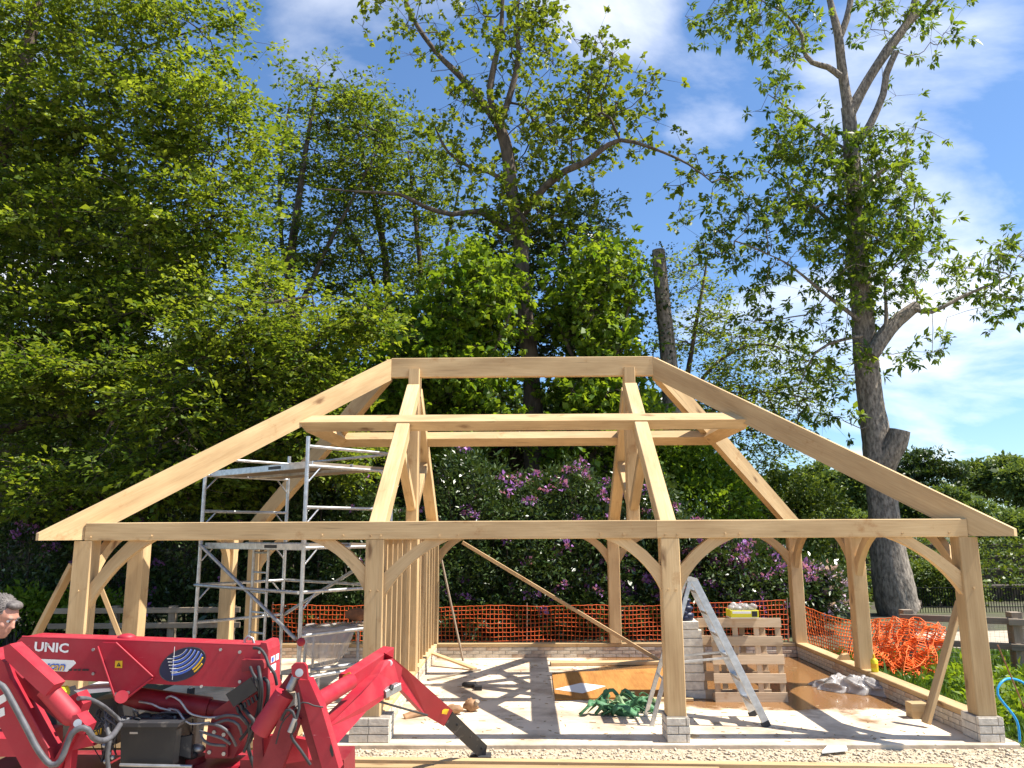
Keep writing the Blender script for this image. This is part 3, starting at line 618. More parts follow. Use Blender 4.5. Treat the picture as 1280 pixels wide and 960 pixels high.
def sample_blobs(blobs, hole=0.0, layer=0.0, freq=1.1):
    out = []
    for c, r, n in blobs:
        k = 0
        v = rng.normal(size=(n*4, 3)); v /= np.linalg.norm(v, axis=1, keepdims=True); q = v*(rng.random((n*4, 1))**0.42)
        p = c+q*r
        w = np.sin(p[:, 0]*freq*1.7+c[0]*3+np.sin(p[:, 2]*freq*1.3)*1.4)+np.sin(p[:, 2]*freq*2.1+1.3*np.sin(p[:, 0]*freq+c[2]))+np.sin(p[:, 1]*freq*1.5+p[:, 0]*.5)
        p = p[w > hole*3-3+rng.normal(size=len(w))*.35][:n]
        out.append(p)
    return np.vstack(out)
def tree(name, label, cat, base, boughs, blobs, leaf, bark='bark', nleaf=60, spread=.32, L=.11, Wd=.62, up=.5, droop=0., flat=.6, hole=.28, group=None, twig_r=.006, pen=.35, tn=4, bare=0, tint=(.5, .25), freq=1.1, stub=None, mode='spray', ksh=3, expo=2.35, rmax=.09):
    t = thing(name, label, cat, base, group)
    mb = MB(); nodes = []; par = []
    for pts, rad in boughs:
        o = bough_mesh(mb, pts, rad, 14 if max(rad) > .12 else 8); 
        for i, p in enumerate(o[::1]):
            if p.z < 1.5 and len(o) > 4: continue
            nodes.append(p); par.append(-1)
    if stub: stub(mb)
    mb.build('trunk', bark, t)
    T = sample_blobs(blobs, hole, freq=freq); nodes = np.array([tuple(p) for p in nodes])
    pos, pr, n0 = skeleton(T, nodes, np.full(len(nodes), -1), pen)
    N = len(pos); wgt = np.zeros(N); wgt[n0:] = 1
    # parents always come earlier in growth order, so accumulate from the far end
    depth = np.zeros(N, int); order = []
    ch = [[] for _ in range(N)]
    for i in range(n0, N): ch[pr[i]].append(i)
    st = [i for i in range(n0)]
    while st:
        i = st.pop(); order.append(i); st += ch[i]
    for i in reversed(order):
        if pr[i] >= 0: wgt[pr[i]] += wgt[i]
    rad = np.minimum(twig_r*wgt**(1/expo), rmax)
    idx = np.arange(n0, N); A = pos[pr[idx]]; B = pos[idx]; ra = rad[idx]*1.05; rb = rad[idx]*.85
    mid = (A+B)/2+rng.normal(size=A.shape)*np.linalg.norm(B-A, axis=1, keepdims=True)*.09
    S1 = (np.r_[A, mid], np.r_[mid, B], np.r_[ra, (ra+rb)/2], np.r_[(ra+rb)/2, rb])
    V, Q = tubes(S1, tn); npmesh('branches', V, Q, 'twig' if bark == 'bark' else bark, t, smooth=True)
    leafing = idx if not bare else idx[rng.random(len(idx)) > bare]
    D = pos[leafing]-pos[pr[leafing]]; D /= np.linalg.norm(D, axis=1, keepdims=True)+1e-9
    if mode == 'spray': V, Q, (SA, SE), own = sprays(pos[leafing], D, nleaf, spread, L, Wd, ksh, up)
    else: V, Q, (SA, SE), own = tufts(pos[leafing], D, nleaf, spread, L, Wd, ksh, droop)
    sv, sq = tubes((SA, SE, np.full(len(SA), twig_r*.8), np.full(len(SA), twig_r*.3)), 3); npmesh('shoots', sv, sq, 'twig', t)
    base_t = rng.normal(tint[0], tint[1], len(SA))[own]+rng.normal(0, .16, len(Q))
    npmesh('crown', V, Q, leaf, t, tint=np.clip(base_t, 0, 1)); return t
def bl(Y, dep, lst, dens=1.0):
    "blobs from (px, py, rx, ry) with twig counts by area"
    s = (Y-CAM[1])/FPX; out = []
    for q in lst:
        x, y, rx, ry = q[:4]; k = q[4] if len(q) > 4 else 1.0
        out.append(px_blob(x, y, Y+(q[5] if len(q) > 5 else 0), rx, ry, dep, max(6, int(dens*k*rx*ry*s*s*36))))
    return out
def bo(Y, pts, rad, base=None):
    p = [at(x, y, Y+(q[0] if q else 0)) for x, y, *q in pts]
    if base is not None: p[0] = Vector(base)
    return (p, rad)

# left: big dense trees reaching over the frame
YA = 9.0
tree('beech_tree', 'large dense yellow green tree filling the left edge of the photo behind the frame', 'tree', (-8.6, YA, G),
     [([Vector((-8.6, YA, G)), Vector((-8.5, YA, 3)), at(-45, 330, YA), at(-10, 215, YA), at(30, 80, YA), at(60, -60, YA)], [.42, .36, .30, .24, .16, .06]),
      bo(YA+1.0, [(-40, 330), (10, 285), (55, 225), (95, 190), (170, 120)], [.14, .12, .09, .06, .02]),
      bo(YA+1.1, [(-40, 420), (60, 330), (160, 290), (260, 270)], [.09, .07, .04, .015]),
      bo(YA+.3, [(-60, 560), (60, 520), (130, 515), (165, 495), (205, 478), (250, 440)], [.15, .13, .10, .09, .07, .03]),
      bo(YA+1.0, [(-20, 200), (90, 110), (180, 60), (270, 30)], [.09, .06, .04, .015])],
     bl(YA, 1.9, [(10, 30, 110, 70), (130, 40, 110, 60), (235, 25, 75, 45, .8), (305, 5, 40, 22, .5), (40, 150, 120, 90), (170, 160, 110, 80), (270, 160, 75, 80), (60, 290, 130, 90), (200, 280, 120, 80), (295, 270, 50, 70, .7),
                  (60, 420, 140, 80), (180, 400, 120, 70), (40, 540, 120, 70), (-60, 300, 100, 280, .3)], 1.5),
     'lf_left', nleaf=51, spread=.27, L=.125, Wd=.62, up=.8, flat=.38, hole=.42, tint=(.5, .28), freq=.9)
YB = 7.6
tree('beech_tree', 'low spreading green tree with pale layered boughs behind the left hip rafter', 'tree', (-1.4, 11.5, G),
     [([Vector((-2.4, 11.5, G)), Vector((-2.2, 11, 3)), at(190, 520, 10), at(240, 440, 9), at(300, 390, YB), at(390, 370, YB-.6)], [.20, .16, .12, .08, .05, .02]),
      bo(YB+.6, [(200, 530, 2), (270, 470), (350, 440), (440, 400), (480, 385)], [.08, .06, .045, .03, .012]),
      bo(YB+1, [(190, 530, 2), (150, 500), (110, 480), (60, 440)], [.07, .05, .03, .012])],
     bl(YB, 1.7, [(350, 410, 110, 34, 1.2), (440, 395, 60, 30, .9), (300, 350, 60, 38, .8), (330, 470, 95, 40), (250, 520, 90, 45), (180, 590, 90, 40), (360, 540, 70, 50), (80, 610, 80, 40), (260, 590, 70, 50), (380, 490, 60, 40), (420, 560, 50, 45), (140, 470, 70, 40, .8), (60, 470, 80, 40, .8), (290, 440, 90, 30, 1)], 2.6),
     'lf_left', nleaf=51, spread=.26, L=.115, Wd=.62, up=.8, flat=.34, hole=.42, tint=(.48, .28))
# thin mid-left trees with dark stems and sky between
YC = 15.5
def thin(Y, stems, blobs, label, dens, nleaf, tint=(.45, .25), **k):
    b = at(stems[0][0][0][0], 660, Y) 
    bs = []
    for pts, rad in stems:
        p = [Vector((at(pts[0][0], 600, Y).x, Y, G))]+[at(x, y, Y+random.uniform(-.6, .6)) for x, y in pts]; bs.append((p, [rad[0]*1.1]+rad))
    kw = dict(nleaf=nleaf, spread=.26, L=.13, Wd=.62, up=.5, flat=.7, hole=.40, tint=tint, twig_r=.0085, pen=.25); kw.update(k)
    return tree('woodland_tree', label, 'tree', (b.x, Y, G), bs, bl(Y, 2.0, blobs, dens), 'lf_mid', **kw)
thin(YC, [([(366, 480), (362, 350), (372, 260), (385, 170), (400, 90)], [.20, .15, .11, .07, .03]), ([(364, 400), (352, 300), (350, 210), (362, 130)], [.10, .08, .06, .03]),
          ([(366, 440), (395, 340), (440, 250), (480, 170)], [.10, .08, .05, .02])],
     [(400, 130, 55, 50, .8), (375, 190, 55, 55, .8), (450, 150, 55, 55, .8), (430, 230, 70, 55, .8), (350, 270, 40, 60, .8), (370, 330, 60, 50, .5), (480, 210, 50, 60, .7), (420, 320, 60, 50, .7)],
     'thin tree with a pale bare lower stem left of the ridge and dark twigs above', 1.2, 34)
thin(YC+1.5, [([(502, 500), (488, 400), (478, 300), (455, 200), (440, 130)], [.17, .14, .11, .07, .02]), ([(500, 470), (525, 370), (520, 280), (510, 190)], [.12, .10, .07, .03]), ([(495, 470), (470, 360), (440, 290), (410, 250)], [.10, .08, .05, .02]),
              ([(505, 480), (545, 380), (560, 300), (575, 230)], [.10, .08, .05, .02])],
     [(460, 160, 50, 50, .8), (520, 190, 55, 55, .8), (470, 260, 70, 50, .8), (550, 260, 50, 60, .8), (450, 340, 70, 60), (530, 350, 70, 60), (490, 430, 80, 60, 1.1), (410, 430, 50, 60, .9)],
     'many stemmed tree with dark crooked stems between the thin tree and the tall sycamore', .9, 36)
# the tall central sycamore
YS = 13.2
tree('sycamore_tree', 'tallest tree behind the ridge with a crooked dark trunk and sky between its boughs', 'tree', (at(672, 600, YS).x, YS, G),
     [bo(YS, [(676, 700), (668, 560), (664, 470), (655, 385), (652, 320), (650, 290), (640, 240), (634, 190), (622, 150)], [.34, .28, .24, .22, .21, .25, .19, .17, .16], (at(676, 690, YS).x, YS, G)),
      bo(YS, [(623, 155), (600, 125), (575, 95), (545, 65), (515, 20), (495, -40)], [.13, .12, .10, .08, .06, .03]),
      bo(YS, [(622, 152), (612, 120), (618, 80), (626, 40), (630, -40)], [.11, .10, .09, .07, .04]),
      bo(YS, [(624, 160), (640, 110), (648, 70), (646, 20), (655, -40)], [.10, .09, .07, .05, .03]),
      bo(YS, [(648, 292), (622, 280), (598, 264), (565, 268, -.4), (530, 258, -.6), (500, 243, -.8), (455, 240, -1), (405, 236, -1.2)], [.12, .10, .085, .08, .065, .055, .035, .015]),
      bo(YS, [(652, 270), (680, 235, -.5), (708, 213, -.8), (732, 203, -1), (748, 190, -1.1), (775, 175, -1.3), (815, 185, -1.5), (860, 205, -1.6), (890, 228, -1.8)], [.12, .11, .10, .085, .08, .06, .045, .03, .015]),
      bo(YS, [(650, 285), (630, 225), (590, 210), (560, 190), (540, 150)], [.09, .075, .06, .045, .02])],
     bl(YS, 2.3, [(480, 5, 50, 35, .7), (560, 15, 60, 35, .5), (640, 20, 65, 45, .7), (690, 35, 40, 40, .6), (520, 50, 50, 28, .5), (640, 90, 50, 35, .55), (715, 95, 55, 40, .9), (760, 130, 50, 40, .9), (690, 140, 60, 45, .9), (735, 170, 60, 30, .8),
                  (800, 150, 35, 35, .7), (655, 195, 45, 45, .8), (590, 170, 45, 40, .7), (540, 200, 40, 35, .6), (850, 205, 35, 20, .6), (880, 235, 35, 28, .6), (610, 255, 45, 30, .8), (700, 250, 50, 40, .9), (650, 290, 50, 45, .9), (560, 120, 40, 35, .4)], .80),
     'lf_syc', mode='tuft', ksh=4, nleaf=40, spread=.27, L=.135, Wd=.85, up=.35, flat=.8, hole=.42, tint=(.5, .25), twig_r=.0085, rmax=.05, pen=.2)
# bright understorey behind the ridge
YM = 11.5
tree('maple_tree', 'bright green bushy maple behind the ridge beam, left of the sycamore trunk', 'tree', (at(585, 600, YM).x, YM, G),
     [bo(YM, [(585, 690), (590, 520), (600, 420), (610, 330)], [.14, .11, .08, .03], (at(585, 690, YM).x, YM, G)), bo(YM, [(590, 500), (560, 420), (530, 370)], [.08, .05, .02]), bo(YM, [(592, 480), (630, 410), (650, 350)], [.08, .05, .02])],
     bl(YM, 1.6, [(600, 345, 60, 40), (560, 395, 70, 50), (612, 385, 44, 55), (520, 450, 60, 55), (580, 470, 66, 50), (610, 500, 40, 50), (560, 540, 80, 40), (470, 500, 60, 60, .9)], 1.5),
     'lf_maple', mode='tuft', ksh=5, droop=.25, nleaf=40, spread=.24, L=.15, Wd=.8, up=.55, flat=.55, hole=.36, tint=(.5, .27))
tree('maple_tree', 'bright green rounded maple behind the ridge, right of the sycamore trunk', 'tree', (at(745, 600, YM+1).x, YM+1, G),
     [bo(YM+1, [(745, 690), (740, 540), (738, 430), (735, 340)], [.15, .12, .09, .03], (at(745, 690, YM+1).x, YM+1, G)), bo(YM+1, [(740, 520), (770, 440), (790, 370)], [.08, .06, .02]), bo(YM+1, [(740, 500), (705, 420), (690, 360)], [.08, .06, .02])],
     bl(YM+1, 1.7, [(735, 340, 50, 45), (766, 360, 34, 50), (725, 400, 46, 55), (754, 420, 46, 60), (724, 480, 44, 50), (762, 490, 44, 50), (740, 550, 80, 45), (820, 560, 45, 50)], 1.5),
     'lf_maple', mode='tuft', ksh=5, droop=.25, nleaf=40, spread=.25, L=.155, Wd=.8, up=.55, flat=.55, hole=.34, tint=(.55, .27))
tree('holm_oak_tree', 'dark green tree in shade right behind the sycamore trunk', 'tree', (at(715, 600, 15.5).x, 15.5, G),
     [bo(15.5, [(715, 680), (712, 480), (718, 380), (722, 290)], [.2, .16, .12, .05], (at(715, 680, 15.5).x, 15.5, G))],
     bl(15.5, 1.8, [(720, 280, 50, 40), (745, 320, 40, 45), (690, 330, 45, 50), (750, 270, 24, 18, .7), (640, 330, 40, 50), (700, 400, 90, 50), (610, 420, 80, 60), (762, 440, 36, 70), (500, 500, 90, 70), (400, 520, 80, 80)], .95),
     'lf_dark', nleaf=40, spread=.33, L=.16, Wd=.55, up=.4, hole=.3, tint=(.5, .25))
# sawn-off trunk and the sparse tree around it
YK = 14.0
sn = thing('dead_trunk', 'tall bare sawn-off tree trunk standing right of the ridge end', 'tree trunk', (at(838, 600, YK).x, YK, G))
mb = MB(); bough_mesh(mb, [Vector((at(842, 690, YK).x, YK, G)), at(840, 520, YK), at(834, 430, YK), at(828, 370, YK), at(823, 313, YK)], [.30, .25, .225, .21, .19], 14, .05); mb.build('trunk', 'barkgrey', sn)
T = np.vstack([np.array(at(826+i*.30, 318+i*7, YK))[None]+rng.normal(size=(9, 3))*.20 for i in range(24)])
V, Q = leafcloud(T, np.zeros_like(T)+np.array([0, 0, 1.]), 5, .12, .09, .7, .3); npmesh('ivy', V, Q, 'lf_dark', sn, tint=np.clip(rng.normal(.4, .2, len(Q)), 0, 1))
tree('ash_sapling', 'sparse airy tree with fine twigs between the sawn trunk and the tall right tree', 'tree', (at(862, 600, 16).x, 16, G),
     [bo(16, [(862, 690), (858, 510), (866, 430), (880, 350), (885, 315)], [.11, .09, .07, .04, .02], (at(862, 690, 16).x, 16, G)), bo(16, [(858, 500), (900, 450), (950, 430), (1000, 445)], [.07, .05, .035, .015]), bo(16, [(860, 540), (910, 500), (960, 490), (1020, 500)], [.07, .05, .03, .015])],
     bl(16, 1.8, [(868, 335, 38, 28, .6), (885, 380, 40, 35, .6), (860, 430, 30, 50, .6), (910, 430, 50, 35, .7), (960, 440, 50, 30, .7), (905, 480, 60, 30, .8), (965, 490, 55, 30, .8), (1010, 470, 35, 35, .7), (940, 530, 60, 35, .8), (1000, 520, 40, 25, .5), (960, 570, 40, 30, .6), (860, 540, 40, 60, 1)], 2.0),
     'lf_mid', nleaf=22, spread=.26, L=.12, Wd=.6, up=.35, hole=.48, tint=(.55, .25), twig_r=.0075, pen=.2)
# the tall tree on the right
YF = 13.0
def burl(mb):
    bough_mesh(mb, [at(1102, 598, YF), at(1110, 572, YF-.2), at(1121, 552, YF-.35), at(1125, 538, YF-.4)], [.28, .32, .30, .26], 14, .06, .25)
tree('ash_tree', 'tall tree on the right with a thick grey trunk and a knobbly cut stump', 'tree', (at(1122, 770, YF).x, YF, G),
     [bo(YF, [(1128, 790), (1121, 755), (1110, 690), (1101, 600), (1095, 545), (1087, 490), (1081, 430), (1077, 370), (1071, 300), (1066, 220), (1063, 165), (1060, 135)], [.62, .52, .43, .40, .36, .32, .30, .285, .265, .225, .20, .20], (at(1130, 790, YF).x, YF, G)),
      bo(YF, [(1061, 140), (1053, 90), (1048, 45), (1042, 20), (1030, -30)], [.17, .15, .14, .11, .07]), bo(YF, [(1049, 48), (1058, 25), (1064, -5), (1066, -40)], [.11, .10, .09, .06]),
      bo(YF, [(1063, 140), (1085, 100), (1110, 62), (1130, 35), (1142, 10), (1152, -40)], [.17, .16, .15, .13, .11, .08]), bo(YF, [(1132, 36), (1150, 15), (1170, -5), (1185, -30)], [.08, .07, .05, .03]),
      bo(YF-.6, [(1075, 175), (1088, 155), (1104, 118), (1108, 92), (1120, 65)], [.11, .11, .11, .10, .09]),
      bo(YF-.3, [(1050, 95), (1035, 84), (1015, 78), (1004, 62), (1003, 45), (985, 20), (960, 5)], [.09, .08, .07, .06, .05, .035, .02]),
      bo(YF-.5, [(1088, 445), (1105, 420), (1117, 405), (1135, 390), (1146, 382)], [.21, .20, .18, .16, .14]), bo(YF-.6, [(1143, 386), (1165, 390), (1200, 372), (1232, 358), (1262, 345)], [.08, .06, .05, .035, .02]), bo(YF-.6, [(1106, 418), (1108, 395), (1106, 360)], [.07, .06, .03]),
      bo(YF-.4, [(1074, 400), (1045, 378), (1020, 358), (985, 330), (960, 318)], [.07, .055, .045, .03, .015]), bo(YF+.6, [(1070, 300), (1030, 270), (990, 235), (960, 215)], [.08, .06, .04, .02]), bo(YF-.6, [(1068, 250), (1100, 215), (1130, 200)], [.08, .06, .02]),
      bo(YF, [(1064, 190), (1030, 170), (985, 135), (960, 118)], [.05, .04, .03, .012]), bo(YF-.6, [(1078, 420), (1052, 425), (1020, 440), (1000, 480)], [.05, .04, .03, .015])],
     bl(YF-.3, 1.8, [(1055, 200, 50, 35), (1110, 205, 50, 40), (1005, 195, 45, 40), (960, 190, 36, 30, .8), (955, 130, 20, 15, .8), (975, 165, 24, 20, .7), (1060, 260, 75, 50, 1.1), (1120, 265, 50, 45, 1.1), (990, 260, 50, 40, .9), (935, 260, 45, 30, .8), (905, 290, 26, 20, .6), (1085, 330, 70, 50, 1.1), (1025, 330, 45, 35, .8), (1135, 330, 45, 40, .9), (960, 300, 45, 22, .7), (915, 310, 22, 18, .6), (960, 345, 26, 18, .7),
                     (1190, 345, 25, 20, .6), (1240, 340, 38, 32), (1265, 325, 22, 24, .8), (1220, 385, 36, 14, .6), (1255, 385, 26, 18, .7), (1145, 435, 34, 14, .8), (1105, 385, 25, 30, .7), (950, 395, 20, 12, .6), (1010, 400, 30, 28, .7), (1050, 400, 22, 40, .6), (1000, 450, 36, 30, .7), (1060, 480, 12, 30, .5), (1040, 520, 22, 18, .6),
                     (880, 18, 28, 26, .6), (925, 15, 45, 32, .9), (970, 30, 42, 38, .9), (1005, 25, 35, 30, .7), (1120, 15, 40, 18, .6), (1095, 25, 22, 26, .6), (1145, 85, 8, 14, .5), (1165, 10, 18, 14, .6), (990, 70, 10, 12, .5)], .72),
     'lf_ash', 'barkgrey', mode='tuft', ksh=3, nleaf=48, spread=.30, L=.175, Wd=.42, up=.25, droop=.45, flat=.75, hole=.40, tint=(.5, .26), twig_r=.0075, rmax=.035, pen=.25, stub=burl)

# rhododendrons
def ellshell(c, r, n, inner=.72):
    v = rng.normal(size=(n, 3)); v[:, 2] = np.where(v[:, 2] < -.75, -v[:, 2], v[:, 2]); v /= np.linalg.norm(v, axis=1, keepdims=True)
    lump = 1+.13*np.sin(v[:, 0]*5+c[0])+.11*np.sin(v[:, 2]*7+c[0]*2)+.09*np.sin(v[:, 1]*6-c[1]*1.3)
    return c+v*r*(lump*(inner+(1-inner)*rng.random(n)**.5))[:, None], v
def bush(label, lumps, nl, leaf='lf_rhodo', flowers=0, petal='fl_purple', name='rhododendron_bush', cat='shrub', L=.115, Wd=.36, group=None, fs=.085, nleaf=9, skirt=True):
    lumps = lumps+[(Vector((c[0], c[1]-.15, G+.45)), (r[0]*1.05, r[1], .75)) for c, r in lumps if c[2] > 1.0 and skirt]
    c0 = np.mean([np.array(c) for c, r in lumps], 0)
    t = thing(name, label, cat, (float(c0[0]), float(c0[1]), G), group)
    tot = sum(r[0]*r[2] for c, r in lumps); P = []; D = []; F = []
    for c, r in lumps:
        k = r[0]*r[2]/tot; p, v = ellshell(np.array(c), np.array(r), int(nl*k)); P.append(p); D.append(v)
        if flowers: F.append(ellshell(np.array(c), np.array(r)*1.02, max(1, int(flowers*k)), .97)[0])
    P = np.vstack(P); D = np.vstack(D); kp = P[:, 2] > G+.05; P, D = P[kp], D[kp]
    V, Q = leafcloud(P, D, nleaf, .10, L, Wd, .45, .1, .8)
    npmesh('foliage', V, Q, leaf, t, tint=np.clip(np.repeat(rng.normal(.45, .25, len(P)), nleaf)+rng.normal(0, .12, len(Q)), 0, 1))
    mb = MB()
    for c, r in lumps:
        for k in range(4):
            a = random.uniform(0, 6.28); tip = Vector(c)+Vector((math.cos(a)*r[0]*.6, math.sin(a)*r[1]*.6, random.uniform(.1, .6)*r[2]))
            b0 = Vector((c[0]+math.cos(a)*.2, c[1]+math.sin(a)*.2, G)); mb.tube([b0, b0.lerp(tip, .5)+Vector((0, 0, -.1)), tip], [.04, .03, .012], 5)
    mb.build('stems', 'twig', t)['kind'] = 'stuff'
    if flowers:
        F = np.vstack(F); F = F[(F[:, 2] > G+.3)]; V, Q = leafcloud(F, np.zeros_like(F)+np.array([0, -.3, .6]), 20, fs*.55, fs, .75, .2, 0, .8)
        npmesh('blossom', V, Q, petal, t, tint=np.clip(rng.normal(.5, .3, len(Q)), 0, 1))
    return t
def lump(x, y, Y, rx, ry, dep=1.0):
    s = (Y-CAM[1])/FPX; return (at(x, y, Y), (rx*s, dep, ry*s))
bush('dark rhododendron with purple flowers behind the partition studs', [lump(590, 650, 9.6, 60, 80, 1.1), lump(640, 690, 9.0, 60, 70, .9), lump(560, 720, 8.8, 50, 60, .8)], 2600, flowers=70, fs=.085)
bush('dark rhododendron with scattered purple flowers behind the middle bay', [lump(700, 660, 9.8, 60, 85, 1.1), lump(740, 710, 9.0, 60, 70, .9), lump(680, 740, 8.7, 50, 50, .7)], 2700, flowers=100, fs=.085)
bush('rhododendron seen between the front middle post and the rear middle post', [lump(800, 670, 9.6, 60, 80, 1.1), lump(850, 710, 9.2, 50, 70, .9)], 2200, flowers=60, fs=.085)
bush('rounded rhododendron covered in purple flowers behind the ladder and pallets', [lump(930, 735, 9.2, 75, 58, 1.1), lump(890, 720, 9.3, 50, 55, .9), lump(970, 745, 9.4, 45, 48, .8)], 2600, flowers=190, fs=.085)
bush('pale lilac rhododendron beside the right rear corner post', [lump(1020, 742, 9.6, 28, 36, .6)], 650, flowers=60, petal='fl_lilac', fs=.11)
bush('pale pink topped rhododendron above the purple one at the right rear', [lump(925, 702, 10.4, 60, 26, .8)], 900, flowers=44, petal='fl_lilac', fs=.085)
bush('shaded rhododendron with purple flowers behind the left corner post', [lump(40, 710, 8.6, 90, 85, 1.2), lump(130, 700, 8.8, 70, 80, 1)], 2600, flowers=110, fs=.085)
bush('dark shaded rhododendron behind the scaffold tower', [lump(240, 690, 9.2, 80, 90, 1.1), lump(320, 680, 9.4, 70, 95, 1)], 2600, flowers=14)
bush('dark rhododendron between the scaffold tower and the partition', [lump(400, 650, 9.4, 80, 85, 1.1), lump(460, 700, 9.0, 60, 75, 1)], 2600, flowers=22)
bush('tall rhododendron with pink flowers under the left end of the purlins', [lump(360, 610, 10.6, 80, 55, 1.1), lump(470, 610, 10.8, 70, 60, 1)], 1800, flowers=60, fs=.085)
bush('laurel hedge of bright leaves behind the right truss', [lump(830, 590, 12.8, 60, 70, 1.2), lump(880, 640, 12.4, 60, 70, 1.2)], 2600, 'lf_maple', name='laurel_bush', Wd=.5, L=.13)
bush('loose green bushes beyond the right rear corner under the hip rafter', [lump(960, 640, 15, 60, 50, 1.4), lump(1020, 670, 15, 50, 55, 1.2), lump(900, 640, 15.5, 50, 50, 1.2), lump(985, 720, 13.6, 45, 40, 1)], 3600, 'lf_hedge', name='hazel_bush', Wd=.6, L=.12)
bush('low leafy shrub at the foot of the thick grey trunk', [lump(1175, 735, 16, 38, 30, 1)], 900, 'lf_hedge', name='ivy_bush', Wd=.6, L=.1)
bush('small bright weeds in front of the shaded rhododendron at far left', [lump(110, 765, 7.4, 45, 22, .5), lump(30, 770, 7.2, 40, 26, .5)], 420, 'lf_maple', name='weed_clump', cat='plant', Wd=.5, L=.1)
# terraced hedges far right
def hedge(label, x0, x1, yt, Y, th=.9, name='clipped_hedge', leaf='lf_hedge', group='clipped hedges on the terraces'):
    a = at(x0, yt, Y); b = at(x1, yt, Y); h = a.z-G; n = int((b.x-a.x)*h*55)
    t = thing(name, label, 'hedge', ((a.x+b.x)/2, Y, G), group)
    mb = MB(); mb.box((a.x+.15, Y+.15, G), (b.x-.15, Y+th-.15, a.z-.12), .02); mb.build('stems', 'twig', t)  # stems is one solid dark core box that stops light through the hedge
    f = rng.random(n) < .62; P = np.stack([rng.uniform(a.x, b.x, n), np.where(f, Y+rng.normal(0, .07, n), rng.uniform(Y, Y+th, n)), np.where(f, G+h*rng.random(n), a.z+rng.normal(0, .06, n))], 1)
    V, Q = leafcloud(P, np.zeros_like(P)+np.array([0, -.5, .5]), 5, .12, .13, .6, .4)
    npmesh('foliage', V, Q, leaf, t, tint=np.clip(np.repeat(rng.normal(.5, .25, n), 5)+rng.normal(0, .12, len(Q)), 0, 1)); return t
hedge('lowest clipped hedge row behind the iron railing on the right', 1030, 1330, 728, 17)
hedge('second clipped hedge row from the railing up the terraces', 1020, 1340, 708, 21)
hedge('third clipped hedge row up the terraces', 1010, 1345, 692, 25)
hedge('topmost clipped hedge row below the distant wood', 1000, 1350, 678, 29)
hedge('added tall dark hedge blocking the bright sky behind all the left and middle shrubs', -330, 850, 545, 17, 1.6, 'added_hedge_screen', 'lf_dark', None)  # added backdrop, its solid core keeps bright sky from showing between the trees
# distant wood
def fartree(name, label, Y, x, y0, rx, ry, leaf='lf_far', n=420, group=None, Ls=.5, dark=.5):
    s = (Y-CAM[1])/FPX; c = np.array(at(x, y0, Y)); r = np.array([rx*s, rx*s*.9, ry*s])
    t = thing(name, label, 'tree', (float(c[0]), Y, G), group)
    top = Vector(c)+Vector((0, 0, r[2]*.5)); mb = MB(); mb.tube([Vector((c[0], Y, G)), Vector((c[0]+.2, Y, c[2]*.6)), top], [r[0]*.07, r[0]*.05, r[0]*.015], 7)
    for k in range(6):
        a = k*1.05+random.random(); q = Vector((c[0]+.1, Y, c[2]-r[2]*.5+k*r[2]*.12)); mb.tube([q, q+Vector((math.cos(a)*r[0]*.7, math.sin(a)*r[1]*.7, r[2]*.5))], [r[0]*.03, r[0]*.008], 5)
    mb.build('trunk', 'twig', t); P = []; D = []
    for k in range(11):
        v = rng.normal(size=3); v /= np.linalg.norm(v); cc = c+v*r*.58; p, d = ellshell(cc, r*rng.uniform(.34, .52), n//11*2, .6); P.append(p); D.append(d)
    P = np.vstack(P); D = np.vstack(D); V, Q = leafcloud(P, D, 7, Ls*.7, Ls, .6, .5)
    npmesh('crown', V, Q, leaf, t, tint=np.clip(np.repeat(rng.normal(dark, .25, len(P)), 7)+rng.normal(0, .1, len(Q)), 0, 1)); return t
fg = 'trees of the distant wood'
for i, (x, y, rx, ry, Y, lab) in enumerate([
    (1028, 612, 34, 34, 62, 'rounded distant tree showing between the hip rafter and the thick trunk'), (985, 640, 34, 30, 66, 'distant tree just left of the rounded one under the hip rafter'),
    (1070, 628, 26, 40, 58, 'thin distant tree against the left side of the thick trunk'), (1215, 610, 34, 30, 74, 'distant tree right of the cedar'), (1255, 606, 34, 34, 70, 'tallest distant tree near the right edge'),
    (1285, 615, 30, 40, 64, 'distant tree cut by the right edge of the photo'), (1190, 640, 40, 30, 60, 'distant bushy tree below the cedar, right of the trunk'), (1240, 655, 44, 34, 52, 'broad bushy tree above the hedges behind the right hip tip'),
    (1150, 640, 34, 26, 64, 'distant dark tree below the cedar, touching the thick trunk'), (940, 625, 40, 34, 58, 'distant tree left of the rear hip rafter'), (1275, 670, 34, 34, 46, 'leafy tree above the hedges at the right edge'), (1050, 660, 46, 24, 50, 'low distant trees just above the eaves beam left of the trunk')]):
    fartree('woodland_tree', lab, Y, x, y, rx, ry, group=fg, n=520, Ls=.34*Y/60, dark=.35+.3*random.random())
for i, (x, y, rx, ry, Y, lab) in enumerate([
    (-40, 480, 120, 190, 21, 'shaded woodland tree deep behind the left edge'), (90, 520, 110, 150, 20, 'shaded woodland tree deep behind the left hip foot'), (210, 540, 100, 130, 21, 'shaded woodland tree deep behind the scaffold tower'),
    (330, 540, 90, 130, 22, 'shaded woodland tree deep behind the left end of the purlins'), (440, 560, 90, 120, 21, 'shaded woodland tree deep behind the left truss'), (560, 570, 90, 110, 22, 'shaded woodland tree deep behind the left half of the ridge'),
    (680, 570, 90, 110, 23, 'shaded woodland tree deep behind the foot of the sycamore'), (790, 580, 70, 90, 22, 'shaded woodland tree deep behind the right truss'), (150, 330, 120, 110, 23, 'shaded woodland tree deep behind the upper left foliage'), (20, 250, 110, 120, 23, 'shaded woodland tree deep in the upper left corner')]):
    fartree('woodland_tree', lab, Y, x, y, rx, ry, 'lf_dark', group='shaded trees deep behind the frame', n=900, Ls=.26, dark=.5)
